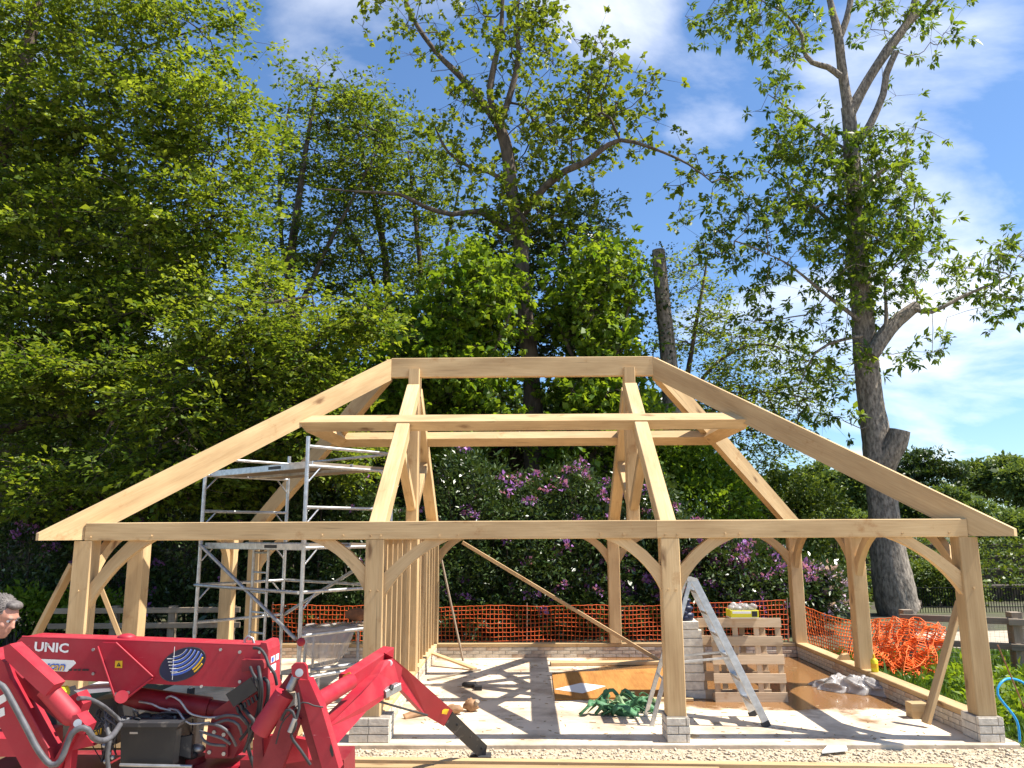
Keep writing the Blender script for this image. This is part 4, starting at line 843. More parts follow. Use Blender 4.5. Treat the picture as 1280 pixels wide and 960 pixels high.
# cedar
YD = 70; s_ = (YD-CAM[1])/FPX; ct = thing('cedar_tree', 'flat-topped dark cedar on the skyline right of the thick trunk', 'tree', (at(1148, 600, YD).x, YD, G))
mb = MB(); cb = at(1148, 600, YD); mb.tube([Vector((cb.x, YD, G)), at(1149, 620, YD), at(1150, 570, YD)], [.7, .5, .15], 8); P = []
for (x, y, w) in ((1150, 567, 22), (1138, 577, 24), (1165, 580, 24), (1150, 588, 40), (1172, 592, 30), (1128, 592, 24), (1155, 603, 44), (1185, 588, 14), (1140, 612, 36)):
    c = np.array(at(x, y, YD)); mb.tube([Vector((cb.x, YD, c[2]-.4)), Vector(c)], [.16, .05], 5)
    q = rng.normal(size=(170, 3))*np.array([w*s_*.5, 1.2, .14]); P.append(c+q-np.array([0, 0, 1])*np.abs(q[:, :1])*.10)
mb.build('trunk', 'twig', ct); P = np.vstack(P); V, Q = leafcloud(P, np.zeros_like(P)+np.array([0, 0, .2]), 6, .22, .4, .4, .8, 0, .4); npmesh('crown', V, Q, 'lf_dark', ct, tint=np.clip(rng.normal(.4, .2, len(Q)), 0, 1))
# grass and weeds beside the slab
n = 5200; P = np.stack([rng.uniform(10.05, 14.5, n), rng.uniform(-.2, 6.2, n), np.full(n, G)], 1)
V, Q = leafcloud(P, np.zeros_like(P)+np.array([0, 0, 1.6]), 9, .05, .13, .16, .05, 0, .05)
V[:, 2] = np.maximum(V[:, 2], G+.001)
tag(npmesh('grass', V, Q, 'grass', tint=np.clip(rng.normal(.5, .25, len(Q)), 0, 1), off=(0, 0, 0)), 'green grass growing along the right side of the slab', 'grass', kind='stuff')
bush('low nettles growing against the outside of the right plinth', [((11.2, 2.6, -.02), (.5, .9, .2)), ((10.7, 1.0, -.02), (.5, .8, .2)), ((12.0, 2.2, .0), (.6, .8, .2))], 600, 'lf_maple', name='nettle_clump', cat='plant', Wd=.5, L=.09)

# ------------------------------------------------------------------ scaffold tower
sc_c = Vector((1.785, 2.18, 0)); su = Vector((.777, -.63, 0)); sw_ = Vector((.63, .777, 0)); SLn, SWd = 2.38, 1.37
A = sc_c-su*SLn/2-sw_*SWd/2; B = A+su*SLn; C_ = A+sw_*SWd; D_ = B+sw_*SWd
zr = [at(260, y, A.y).z for y in (594, 639, 683, 731, 778)]; zr += [zr[-1]-.48, zr[-1]-.96]
scf = thing('scaffold_tower', 'aluminium scaffold tower with two platforms standing in the left bay', 'scaffold', (sc_c.x, sc_c.y, 0))
Z = Vector((0, 0, 1))
for p in (A, B, C_, D_):
    st = MB().cyl(p+Z*.03, p+Z*(zr[0]+.36), .026, 12).build('standard', 'alu', scf)
    MB().cyl(p+Z*.0, p+Z*.09, .05, 12).build('foot', 'rubber', st)
    for z in (zr[2]+.10, zr[4]-.1): MB().cyl(p+Z*(z-.05), p+Z*(z+.05), .031, 12).build('coupler', 'steel', st)
for a, b in ((A, C_), (B, D_)):
    for z in [zr[0]+.24]+zr:
        MB().cyl(a+Z*z, b+Z*z, .021, 10).build('rung', 'alu', scf)
    for z in (zr[0], zr[1], zr[2], zr[3]):
        for q, s_ in ((a, 1), (b, -1)):
            MB().cyl(q+Z*(z-.22), q+sw_*s_*.2+Z*(z-.01), .012, 8).build('gusset', 'alu', scf)
for i, z in enumerate((zr[0]+.03, zr[2]+.02)):
    for k in (0, 1):
        o = A+sw_*(.08+k*.62)+Z*z
        pf = MB().beam(o+sw_*.29, o+sw_*.29+su*SLn, .57, .045, (0, 0, 1), .004).build('platform', 'greywood', scf)
        MB().beam(o+Z*-.01, o+su*SLn+Z*-.01, .022, .085).build('platform_rail', 'alu', pf)
        MB().beam(o+su*1.45+sw_*-.013+Z*-.01, o+su*1.72+sw_*-.013+Z*-.01, .004, .04).build('label_plate', 'black', pf)
def link(a, b, r=.024, n='brace'): return MB().cyl(a, b, r, 10).build(n, 'steel', scf)
link(A+Z*(zr[2]+.02)+su*.06-sw_*.04, B+Z*(zr[4]-.03)-su*.02-sw_*.04)
link(A+Z*zr[3]-sw_*.045, B+Z*zr[3]-sw_*.045, .021, 'ledger'); link(C_+Z*zr[3]+sw_*.045, D_+Z*zr[3]+sw_*.045, .021, 'ledger')
link(C_+Z*zr[4]+sw_*.045, D_+Z*zr[2]+sw_*.045)
link(C_+Z*(zr[0]+.24), D_+Z*(zr[0]+.24), .019, 'guard_rail')
l0 = A+sw_*.62+su*.35; l1 = l0+su*.36
for p in (l0, l1): MB().cyl(p+Z*.02, p+Z*zr[2], .02, 10).build('ladder_stile', 'alu', scf)
for k in range(7): MB().cyl(l0+Z*(.25+.27*k), l1+Z*(.25+.27*k), .015, 8).build('ladder_rung', 'alu', scf)
MB().ball(B+Z*(zr[4]-.06)+Vector((.03, -.04, 0)), .05, 10, 7).build('red_clamp', 'red', scf)

# trestle with polythene over it
tr = thing('work_trestle', 'low trestle of grey poles and a board beside the partition', 'trestle', (2.55, 2.2, 0))
ta = at(384, 786, 2.2); tb = at(456, 782, 2.35); 
MB().beam(ta, tb, .5, .035).build('board', 'greywood', tr)
for p in (ta, tb):
    for dy in (-.2, .2): MB().cyl(p+Vector((.05 if p is ta else -.05, dy, -.02)), Vector((p.x+(.02 if p is ta else -.02), p.y+dy*1.2, 0)), .02, 8).build('leg', 'steel', tr)
lo_a = at(388, 838, 1.6); lo_b = at(455, 829, 1.9); MB().cyl(lo_a, lo_b, .028, 10).build('pole', 'steel', tr); MB().cyl(lo_a+Vector((.1, 0, 0)), Vector((lo_a.x+.1, lo_a.y, 0)), .022, 8).build('leg', 'steel', tr); MB().cyl(lo_b, Vector((lo_b.x, lo_b.y, 0)), .022, 8).build('leg', 'steel', tr)
def sheet(name, fn, nu, nv, material, label, cat):
    us = np.linspace(0, 1, nu); vs = np.linspace(0, 1, nv); V = np.array([fn(u, v) for v in vs for u in us]); i = np.arange((nv-1)*nu).reshape(nv-1, nu)[:, :-1].ravel()
    o = npmesh(name, V, np.stack([i, i+1, i+nu+1, i+nu], 1), material, smooth=True, off=V.mean(0)); o.location = V.mean(0)
    md = o.modifiers.new('thickness', 'SOLIDIFY'); md.thickness = .004; return tag(o, label, cat)
def drape(u, v):
    p = ta.lerp(tb, u*1.02-.08); wob = .03*math.sin(u*17+v*3)+.02*math.sin(u*41+v*9)
    if v < .35: return (p.x, p.y+.27-v/.35*.55, p.z+.03+.012*math.sin(u*23+v*31))
    q = (v-.35)/.65; side = .50*(1-.55*abs(u-.55)**1.5*2)
    return (p.x+(u-.5)*-.25*q, p.y-.28-.05*math.sin(q*3)+wob*q*1.4, p.z+.03-q*side)
sheet('plastic_sheet', drape, 34, 26, 'poly', 'clear polythene sheet hanging over the trestle beside the partition', 'plastic sheet')
sb = MB(); sb.ball(at(446, 768, 2.35), .14, 12, 8, (1.15, .8, .6), .10); tag(sb.build('brown_bag', 'brown'), 'brown bag lying on the trestle next to the partition post', 'bag')

# ------------------------------------------------------------------ ladder, pallets, blocks
ld = thing('step_ladder', 'open aluminium stepladder beside the front middle post', 'ladder', (6.95, .9, 0))
apn = at(866, 724, .78); zt = apn.z
fn_, ff = Vector((7.60, .62, .0)), Vector((7.60, 1.14, .0)); tn_, tf = Vector((apn.x, .74, zt)), Vector((apn.x, 1.04, zt))
for f0, t0 in ((fn_, tn_), (ff, tf)):
    q = MB().beam(f0+Z*.02, t0, .028, .085, (1, 0, .5), .004).build('stile', 'alu', ld); MB().beam(f0-Vector((0, 0, -.0)), f0.lerp(t0, .035), .036, .095, (1, 0, .5)).build('rubber_foot', 'rubber', q)
for k in range(1, 7):
    s = k/6.6; MB().beam(fn_.lerp(tn_, s)+Vector((0, .012, 0)), ff.lerp(tf, s)-Vector((0, .012, 0)), .085, .03, (0, 0, 1), .004).build('tread', 'alu', ld)
MB().beam(tn_+Vector((-.02, -.03, .0)), tf+Vector((-.02, .03, .0)), .12, .03).build('top_step', 'alu', ld)
for f0, t0 in ((Vector((6.33, .66, 0)), tn_), (Vector((6.33, 1.14, 0)), tf)): MB().beam(f0, t0-Vector((.04, 0, .02)), .024, .05, (1, 0, .5), .004).build('rear_leg', 'alu', ld)
for z, y in ((.30, 0), (.62, 0)):
    a = Vector((6.33, .66, 0)).lerp(tn_, z); b = Vector((6.33, 1.14, 0)).lerp(tf, z); MB().beam(a, b, .02, .03).build('rear_bar', 'alu', ld)
for f0, t0, fl in ((fn_, tn_, Vector((6.33, .66, 0))), (ff, tf, Vector((6.33, 1.14, 0)))): MB().beam(f0.lerp(t0, .46), fl.lerp(t0, .42), .008, .025, (0, 0, 1), .002).build('spreader', 'alu', ld)

def pallet(name, label, x0, x1, y, lean, z1, group):
    t = thing(name, label, 'pallet', ((x0+x1)/2, y, 0), group); up = Vector((0, lean, 1)).normalized(); n = Vector((0, -1, lean)).normalized(); X = Vector((1, 0, 0)); o = Vector((x0, y, 0.0)); w = x1-x0
    bz = [.055+(z1-.11)*k/4 for k in range(5)]
    for z in bz: MB().beam(o+up*z, o+up*z+X*w, .118, .022, n, .003).build('deck_board', 'pallet', t)
    for z in (bz[0], bz[2], bz[4]): MB().beam(o+up*z-n*.125, o+up*z+X*w-n*.125, .098, .018, n, .003).build('bottom_board', 'pallet', t)
    for u in (.05, .35, .65, .95):
        for z in (bz[0], bz[2], bz[4]): MB().beam(o+X*(w*u-.045)+up*z-n*.063, o+X*(w*u+.045)+up*z-n*.063, .09, .10, n, .003).build('block', 'pallet', t)
        MB().beam(o+X*(w*u)+up*.01-n*.02, o+X*(w*u)+up*(z1-.01)-n*.02, .07, .019, n, .003).build('stringer', 'pallet', t)
    return t
pallet('pallet', 'pale wooden pallet standing on edge behind the stepladder', 7.34, 8.26, 1.93, .10, 1.02, 'pallets'); pallet('pallet', 'wooden pallet standing on edge behind the front pallet', 7.22, 8.12, 2.14, .10, 1.0, 'pallets')
bs = thing('block_stack', 'stack of white blocks behind the front middle post, left of the pallets', 'blocks', (7.05, 2.25, 0))
for c in range(9):
    for k in range(2):
        a = random.uniform(-.02, .02); x0 = 6.82+random.uniform(-.012, .012); y0 = 2.12+.24*k
        MB().box((x0, y0, c*.108+.002), (x0+.43 if c < 8 else x0+.40+a, y0+.225, c*.108+.104), .006).build('block', 'white_brick', bs)
zt_ = 9*.108
bag = MB(); 
for k in range(8):
    bag.ball(Vector((7.06+.02*math.sin(k*2), 2.24, zt_+.03+k*.032)), .115-.006*k, 12, 6, (1, .8, .5), .12)
tag(bag.build('bag', 'navy'), 'dark crumpled bag on top of the white block stack', 'bag')
bx = thing('box', 'yellow and white open box on top of the standing pallets', 'box', (7.75, 2.06, 1.03))
b0 = Vector((7.60, 1.95, 1.022)); MB().box(b0, b0+Vector((.36, .26, .012)), .003).build('base', 'white', bx)
for lo, hi in (((0, 0, .012), (.36, .012, .10)), ((0, .248, .012), (.36, .26, .10)), ((0, .012, .012), (.012, .248, .10)), ((.348, .012, .012), (.36, .248, .10))): MB().box(b0+Vector(lo), b0+Vector(hi), .002).build('side', 'lime', bx)
MB().box(b0+Vector((.27, -.004, .02)), b0+Vector((.34, -.001, .09)), .001).build('black_label', 'black', bx); MB().box(b0+Vector((.02, -.004, .06)), b0+Vector((.26, -.001, .09)), .001).build('white_band', 'white', bx)
wp = MB(); 
for k in range(9): wp.ball(b0+Vector((.05+.032*k, .13+.04*math.sin(k*2.1), .12+.025*math.sin(k*1.7))), .06, 9, 6, (1, 1, .7), .22)
tag(wp.build('plastic_wrap', 'poly'), 'crumpled clear plastic wrap lying in the yellow box', 'plastic wrap')

# ------------------------------------------------------------------ things lying on the slab
def flat(name, label, cat, pts, th, m, z=0.004):
    o = MB().prism([Vector((p.x, p.y, z)) for p in pts], (0, 0, th)).build(name, m); return tag(o, label, cat)
flat('plywood_sheet', 'wet orange plywood sheet lying on the slab behind the green webbing', 'plywood sheet', [gd(694, 876), gd(690, 843), gd(838, 836), gd(845, 872)], .018, 'ply')
flat('paper_sheet', 'white pointed sheet lying on the left part of the wet plywood', 'paper', [gd(693, 864), gd(726, 856), gd(757, 860), gd(728, 869)], .003, 'white', .0235)
def plank(label, a, b, w, h, m='pine', name='plank', up=(0, 0, 1), cat='plank'): return tag(MB().beam(a, b, w, h, up, .004).build(name, m), label, cat)
plank('long pale plank lying along the back of the middle bay', gd(688, 832)+Z*.03, gd(832, 830)+Z*.03, .2, .05)
plank('thin plank lying just in front of the wet plywood', gd(790, 876)+Z*.02, gd(866, 876)+Z*.02, .1, .035)
plank('long thin temporary brace plank sloping down across the middle bay', at(578, 678, 5.55), gd(824, 828)+Z*.03, .04, .06, 'pine')
plank('thin stick leaning from the slab against the rear end of the partition', gd(579, 826), at(552, 700, 5.5), .03, .03, 'greywood', 'stick', cat='stick')
plank('short plank propped from the partition plinth down to the slab', at(531, 813, 4.9), gd(594, 838)+Z*.02, .10, .03)
plank('grey thin strip of timber lying behind the drill on the slab', gd(535, 851)+Z*.012, gd(600, 838)+Z*.012, .05, .022, 'greywood')
plank('propping plank leaning against the right front corner post', gd(1158, 909)+Z*.04, at(1200, 752, .75), .10, .05)
tag(MB().box(gd(1152, 899)+Vector((-.1, 0, 0)), gd(1152, 899)+Vector((.1, .16, .17)), .006).build('wood_block', 'pine'), 'cut timber block standing at the foot of the propping plank', 'wood block')
tag(MB().prism([Vector((9.62, 3.70, PT+.002)), Vector((9.78, 3.7, PT+.002)), Vector((9.76, 3.7, PT+.09)), Vector((9.68, 3.7, PT+.07))], (0, .12, 0)).build('wood_offcut', 'pine'), 'small wood offcut resting on the right sole plate', 'offcut')
tag(MB().beam(gd(845, 933, G)+Z*.03, gd(870, 926, G)+Z*.035, .10, .055).build('wood_offcut', 'pine'), 'short wood offcut on the gravel in front of the middle pier', 'offcut')
# prop planks on the left
plank('temporary brace plank sloping from the ground to the left front corner post', Vector((-1.10, .55, G)), at(92, 705, .25), .10, .05); plank('temporary brace plank sloping between the two left front posts', Vector((.62, .9, 0)), at(122, 725, .6), .10, .05)
# drill, belt, webbing, polythene, bottle
dr = thing('cordless_drill', 'black cordless drill lying on the slab in the middle bay', 'drill', gd(590, 860)); g0 = gd(588, 860)
MB().tube([g0+Vector((-.12, 0, .045)), g0+Vector((-.09, 0, .045)), g0+Vector((.08, .02, .045))], [.015, .035, .04], 10).build('body', 'black', dr); MB().beam(g0+Vector((.05, 0, .04)), g0+Vector((.11, -.13, .035)), .04, .04).build('handle', 'rubber', dr); MB().box(g0+Vector((.07, -.20, .0)), g0+Vector((.17, -.12, .06))).build('battery', 'black', dr)
bt = thing('tool_belt', 'tan leather tool belt lying on the slab behind the red crane leg', 'tool belt', gd(560, 897)); q0 = gd(505, 899); q1 = gd(560, 893); q2 = gd(592, 889)
def ribbon(mb, pts, w, side=(0, 1, 0), th=.006, twist=0):
    o, r = smoothline(pts, [w]*len(pts), .04); vs = []; n = len(o); sd = Vector(side).normalized()
    for i, p in enumerate(o):
        a = twist*i/max(1, n-1); tdir = (o[min(i+1, n-1)]-o[max(i-1, 0)]).normalized(); s = (Matrix.Rotation(a, 3, tdir) @ sd); s = (s-tdir*s.dot(tdir)).normalized(); nn = tdir.cross(s)
        vs += [p-s*w/2-nn*th/2, p+s*w/2-nn*th/2, p+s*w/2+nn*th/2, p-s*w/2+nn*th/2]
    fs = [[i*4+k, i*4+(k+1) % 4, i*4+4+(k+1) % 4, i*4+4+k] for i in range(n-1) for k in range(4)]+[[3, 2, 1, 0], [n*4-4, n*4-3, n*4-2, n*4-1]]
    mb.add(vs, fs, None, True)
mb = MB(); ribbon(mb, [q0+Z*.02, q0.lerp(q1, .4)+Z*.05+Vector((0, .05, 0)), q1+Z*.03], .08, (0, .7, .7)); mb.build('strap', 'leather', bt)
mb = MB(); mb.ball(q1+Vector((.06, 0, .06)), .095, 12, 8, (1.25, .7, .55), .24); mb.build('pouch', 'leather', bt); mb = MB(); mb.ball(q2+Vector((-.03, 0, .07)), .10, 12, 8, (.95, .8, .75), .24); mb.build('pouch', 'leather', bt); MB().cyl(q2+Vector((.02, -.03, .08)), q2+Vector((.05, -.06, .13)), .03, 8).build('tool_handle', 'greywood', bt)
gw = thing('webbing_heap', 'crumpled heap of green webbing straps beside the front middle post', 'webbing', gd(780, 890))
for k in range(34):
    c = gd(random.uniform(745, 815), random.uniform(878, 897)); a = random.uniform(-1.2, 1.2); l = random.uniform(.07, .26); d = Vector((math.cos(a), math.sin(a)*.6, 0)); h = random.uniform(.04, .19)
    j = lambda s: Vector((random.uniform(-s, s), random.uniform(-s, s), 0))
    mb = MB(); ribbon(mb, [c-d*l+Z*.012, c-d*l*.5+Z*h*.8+j(.05), c+j(.05)+Z*h, c+d*l*.5+Z*(h*.5)+j(.06), c+d*l+Z*random.uniform(.012, .07)], random.uniform(.045, .085), (random.uniform(-.5, .5), .8, random.uniform(-.2, .9)), .004, random.uniform(-3, 3)); mb.build('strap', 'tarplight' if k % 5 == 0 else 'tarp', gw)
def crumple(u, v):
    x = u-.5; y = v-.5; e = max(0, 1-(abs(x)*2)**3)*max(0, 1-(abs(y)*2)**3)
    f = abs(math.sin(u*13+3*math.sin(v*7)))*.5+abs(math.sin(v*17+2*math.sin(u*11)))*.3+abs(math.sin((u+v)*23))*.2
    return (9.38+x*.85+.05*math.sin(v*19), 2.62-x*.5+y*.55+.05*math.sin(u*23), .006+e*(.05+.17*f))
sheet('plastic_bag', crumple, 44, 36, 'poly', 'crumpled clear polythene bag on the slab near the right plinth', 'plastic bag')
# chips and sawdust left by the carpenters
nchip = 420; P = np.stack([rng.uniform(3.6, 9.4, nchip), rng.uniform(-.05, 5.4, nchip), np.full(nchip, .004)], 1); A_ = rng.uniform(0, 6.28, nchip); dd = np.stack([np.cos(A_), np.sin(A_), 0*A_], 1)*rng.uniform(.008, .04, (nchip, 1))
V, Q = tubes((P-dd, P+dd, np.full(nchip, .004), np.full(nchip, .003)), 4); tag(npmesh('wood_chips', V, Q, 'pine', off=(0, 0, 0)), 'scattered wood chips and splinters on the slab', 'wood chips', kind='stuff')
bo_ = thing('bottle', 'yellow glue bottle standing on the right sole plate', 'bottle', (9.70, 2.68, PT)); bb = Vector((9.70, 2.68, PT+.002))
MB().tube([bb, bb+Z*.01, bb+Z*.15, bb+Z*.175], [.044, .048, .048, .025], 14).build('body', 'lime', bo_); MB().tube([bb+Z*.175, bb+Z*.22, bb+Z*.235], [.016, .014, .005], 10).build('cap', 'yellow', bo_)
MB().tube([bb+Z*.05, bb+Z*.11], [.0485, .0485], 14, False).build('wrapper', 'yellow', bo_)
# blue pipe and rusty bar at the right corner
p_ = [Vector((9.98, -.02, G)), Vector((9.99, .0, .2)), at(1247, 868, .05), at(1254, 851, .1), at(1268, 849, .2), at(1284, 858, .3), at(1300, 885, .4), Vector((10.75, .5, G))]
mb = MB(); o_, _ = smoothline(p_, [1]*len(p_), .05); mb.tube(o_, .0125, 10); tag(mb.build('water_pipe', 'bluehose'), 'bright blue water pipe looping out of the ground by the right corner post', 'pipe')
tag(MB().cyl(Vector((10.02, -.35, G)), at(1247, 806, -.35), .007, 8).build('steel_bar', 'brown'), 'thin rusty steel bar standing upright in front of the right corner post', 'bar')
tag(MB().prism([gd(1028, 946, G)+Z*.03, gd(1060, 943, G)+Z*.03, gd(1058, 938, G)+Z*.03, gd(1035, 938, G)+Z*.03], (0, 0, .02)).build('paper_scrap', 'white'), 'white scrap lying on the gravel on the right', 'scrap')
# long boards in the foreground
plank('long pine board lying on the gravel along the bottom of the photo', gd(443, 949, G+.04)-Z*.012, gd(1190, 958.5, G+.04)-Z*.012, .10, .05)
plank('second pine board lying nearest to the viewer on the gravel', gd(330, 957, G+.04)-Z*.012, gd(900, 962.5, G+.04)-Z*.012, .12, .05)
ts = thing('timber_stack', 'stack of pale sawn boards on the ground behind the crane', 'timber stack', (1.6, -1.2, G))
for c in range(6):
    for k in range(4):
        x0 = .5+random.uniform(-.1, .1); y0 = -1.75+k*.24
        MB().box((x0, y0, G+.002+c*.085), (x0+2.3+random.uniform(-.15, .15), y0+.21, G+c*.085+.072), .004).build('board', 'pine', ts)

# ------------------------------------------------------------------ netting and fences
def net(name, label, top, bot, cell=.085, r=.0075, m='orange', wave=0.0, stakes=True):
    "top and bot: polylines of equal length; strands woven between them"
    def res(P):
        o, _ = smoothline(P, [1]*len(P), .05); d = [0]
        for a, b in zip(o, o[1:]): d.append(d[-1]+(b-a).length)
        return np.array([tuple(p) for p in o]), np.array(d)
    pt, dt = res(top); pb, db = res(bot); nx = int(dt[-1]/cell); s = np.linspace(0, 1, nx+1)
    T = np.stack([np.interp(s*dt[-1], dt, pt[:, k]) for k in range(3)], 1); Bm = np.stack([np.interp(s*db[-1], db, pb[:, k]) for k in range(3)], 1)
    ny = max(6, int(np.linalg.norm(T-Bm, axis=1).mean()/cell)); v = np.linspace(0, 1, ny+1)[:, None, None]
    Gd = T[None]*(1-v)+Bm[None]*v
    Gd[..., 1] += .035*np.sin(Gd[..., 0]*2.3+Gd[..., 2]*5)+.02*np.sin(Gd[..., 0]*7.1); Gd[..., 2] += .012*np.sin(Gd[..., 0]*3.3+v[..., 0]*4)
    if wave:
        vv = v[..., 0]+0*Gd[..., 0]; ss = s[None]+0*Gd[..., 0]
        Gd[..., 0] += wave*np.sin(ss*31+vv*5)*(.3+vv); Gd[..., 1] += wave*1.3*np.sin(ss*43-vv*7+1)*(.3+vv); Gd[..., 2] += wave*.5*np.sin(ss*23+vv*9)
        Gd[..., 2] = np.maximum(Gd[..., 2], G+.02)
    Gd += rng.normal(0, .004+wave*.025, Gd.shape)
    A1, B1 = Gd[:-1].reshape(-1, 3), Gd[1:].reshape(-1, 3); A2, B2 = Gd[:, :-1].reshape(-1, 3), Gd[:, 1:].reshape(-1, 3)
    A_ = np.r_[A1, A2]; B_ = np.r_[B1, B2]; rr = np.full(len(A_), r); V, Q = tubes((A_, B_, rr, rr), 4)
    t = thing(name, label, 'netting', tuple(Bm.mean(0)))
    npmesh('mesh', V, Q, m, t)
    for k in (np.linspace(0, nx, max(3, int(dt[-1]/2.6))).astype(int) if stakes else []): MB().cyl(Vector(Bm[k])*1+Vector((0, .05, -.1)), Vector(T[k])+Vector((0, .05, .05)), .012, 8).build('stake', 'greywood', t)
    return t
YN = 7.0
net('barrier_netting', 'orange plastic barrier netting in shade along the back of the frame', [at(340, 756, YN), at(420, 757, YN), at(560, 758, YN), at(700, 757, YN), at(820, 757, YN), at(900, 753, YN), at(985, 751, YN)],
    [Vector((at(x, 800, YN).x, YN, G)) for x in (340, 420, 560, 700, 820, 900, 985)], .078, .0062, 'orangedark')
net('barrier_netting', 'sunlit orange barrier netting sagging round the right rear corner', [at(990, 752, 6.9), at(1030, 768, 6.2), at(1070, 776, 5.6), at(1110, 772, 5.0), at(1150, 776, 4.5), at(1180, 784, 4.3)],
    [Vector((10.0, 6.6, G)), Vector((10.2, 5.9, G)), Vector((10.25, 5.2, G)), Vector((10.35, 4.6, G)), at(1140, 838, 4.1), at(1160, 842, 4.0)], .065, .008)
tn = net('barrier_netting', 'crumpled bunch of bright orange netting at the end of the sunlit netting', [at(1092, 778, 4.9), at(1120, 774, 4.6), at(1150, 776, 4.3), at(1182, 786, 4.2)], [Vector((10.35, 4.3, G)), at(1112, 836, 4.1), at(1135, 846, 3.7), at(1160, 846, 3.8)], .045, .0075, 'orange', .10, False)
pf = thing('rail_fence', 'weathered post and rail fence with wire mesh on the right of the thick trunk', 'fence', (12.6, 4.6, G))
FA = Vector((at(1271, 800, 4.25).x, 4.25, G)); FB = at(1133, 770, 5.0); FB.z = G; FC = FA+(FA-FB)
for p, h in ((FA, at(1273, 765, 4.25).z), (FB, at(1133, 762, 5.0).z), (FC, 0.9)):
    q = MB().beam(p, Vector((p.x, p.y, h)), .17, .17, (0, 1, 0)).build('post', 'greywood', pf)
for f0 in (.93, .48):
    z1 = G+(at(1133, 766, 5.0).z-G)*f0; z2 = G+(at(1273, 771, 4.25).z-G)*f0
    for a, b in ((FB, FA), (FA, FC)): MB().beam(Vector((a.x-.15, a.y-.1, z1)), Vector((b.x, b.y-.1, z2)), .04, .10).build('rail', 'greywood', pf)
segsA, segsB = [], []
for a, b in ((FB, FA), (FA, FC)):
    for k in range(24): 
        p = a.lerp(b, k/24)+Vector((0, -.06, 0)); segsA.append(p); segsB.append(p+Z*.85)
    for k in range(12): segsA.append(a+Vector((0, -.06, .05+k*.07))); segsB.append(b+Vector((0, -.06, .05+k*.07)))
SA = np.array([tuple(p) for p in segsA]); SB = np.array([tuple(p) for p in segsB]); V, Q = tubes((SA, SB, np.full(len(SA), .0016), np.full(len(SA), .0016)), 3); npmesh('wire_mesh', V, Q, 'steel', pf)
lf = thing('rail_fence', 'short weathered post and rail fence in shade behind the left posts', 'fence', (1.0, 7.4, G))
for x in (145, 217, 290): p = at(x, 757, 6.6); MB().beam(Vector((p.x, 6.6, G)), p, .13, .13, (0, 1, 0)).build('post', 'greywood', lf)
MB().beam(at(60, 764, 6.52), at(300, 762, 6.52), .04, .10).build('rail', 'greywood', lf); MB().beam(at(60, 783, 6.52), at(300, 781, 6.52), .04, .10).build('rail', 'greywood', lf)
ir = thing('iron_railing', 'low black iron railing in front of the clipped hedges', 'railing', (18, 13.6, G)); a = at(1135, 735, 13.6); b = at(1330, 735, 13.6); h = a.z-G
for z in (a.z, G+.15): MB().beam(Vector((a.x, 13.6, z)), Vector((b.x, 13.6, z)), .03, .02).build('rail', 'iron', ir)
nb = 60; SA = np.stack([np.linspace(a.x, b.x, nb), np.full(nb, 13.62), np.full(nb, G)], 1); SB = SA+np.array([0, 0, h]); V, Q = tubes((SA, SB, np.full(nb, .010), np.full(nb, .010)), 5); npmesh('bars', V, Q, 'iron', ir)

# ------------------------------------------------------------------ mini spider crane
CR = thing('spider_crane', 'red mini spider crane with stowed boom and splayed outrigger legs in the left foreground', 'crane', (1.9, -3.7, G))
YBM = -3.92
def pl(name, poly, Y, th, m, parent=CR, label=None):
    return MB().prism([at(x, y, Y) for x, y in poly], (0, th, 0)).build(name, m, parent, label)
def bar(name, a, b, w, h, m, parent=CR, up=(0, 0, 1), ch=.006): return MB().beam(a, b, w, h, up, ch).build(name, m, parent)
def hose(pts, r, m='rubber', name='hose', parent=CR, n=8):
    P = [at(*p) for p in pts]; o, _ = smoothline(P, [1]*len(P), .03); return MB().tube(o, r, n).build(name, m, parent)
boom = MB(); front = [at(x, y, YBM) for x, y in ((21, 802), (27, 796.5), (332, 807.5), (336, 812), (336, 858), (332, 861), (30, 848), (21, 842))]
boom.prism(front, (0, .21, 0)); boom = boom.build('boom', 'red', CR)
# pink-lit seam rails along the upper edge, lifting eye and end plate
bar('edge_strip', at(28, 796, YBM+.006), at(331, 807, YBM+.006), .012, .012, 'red', boom)
pl('end_plate', [(326, 803), (333, 804), (335, 812), (335, 872), (332, 888), (324, 884)], YBM-.01, .23, 'red')
mb = MB(); mb.tube([at(318, 806, YBM+.1), at(316, 798, YBM+.1), at(310, 795, YBM+.1), at(306, 800, YBM+.1), at(306, 806, YBM+.1)], .008, 8); mb.build('lifting_eye', 'steel', boom)
mb = MB(); mb.ball(at(158, 797, YBM+.14), .05, 12, 6, (1.1, 1, .5)); mb.build('boom_cap', 'red', boom)
xe = at(335, 840, YBM-.01).x+.0005
for z0_, y0_, w_, h_, m in ((at(335, 830, YBM).z, .03, .07, .035, 'white'), (at(335, 830, YBM).z, .12, .06, .035, 'white'), (at(335, 842, YBM).z, .03, .10, .04, 'white'), (at(335, 829, YBM).z, .04, .035, .025, 'blue')):
    e_ = .004 if m == 'blue' else .002
    MB().box((xe, YBM+y0_, z0_), (xe+e_, YBM+y0_+w_, z0_+h_), .0005).build('sticker', m, boom)
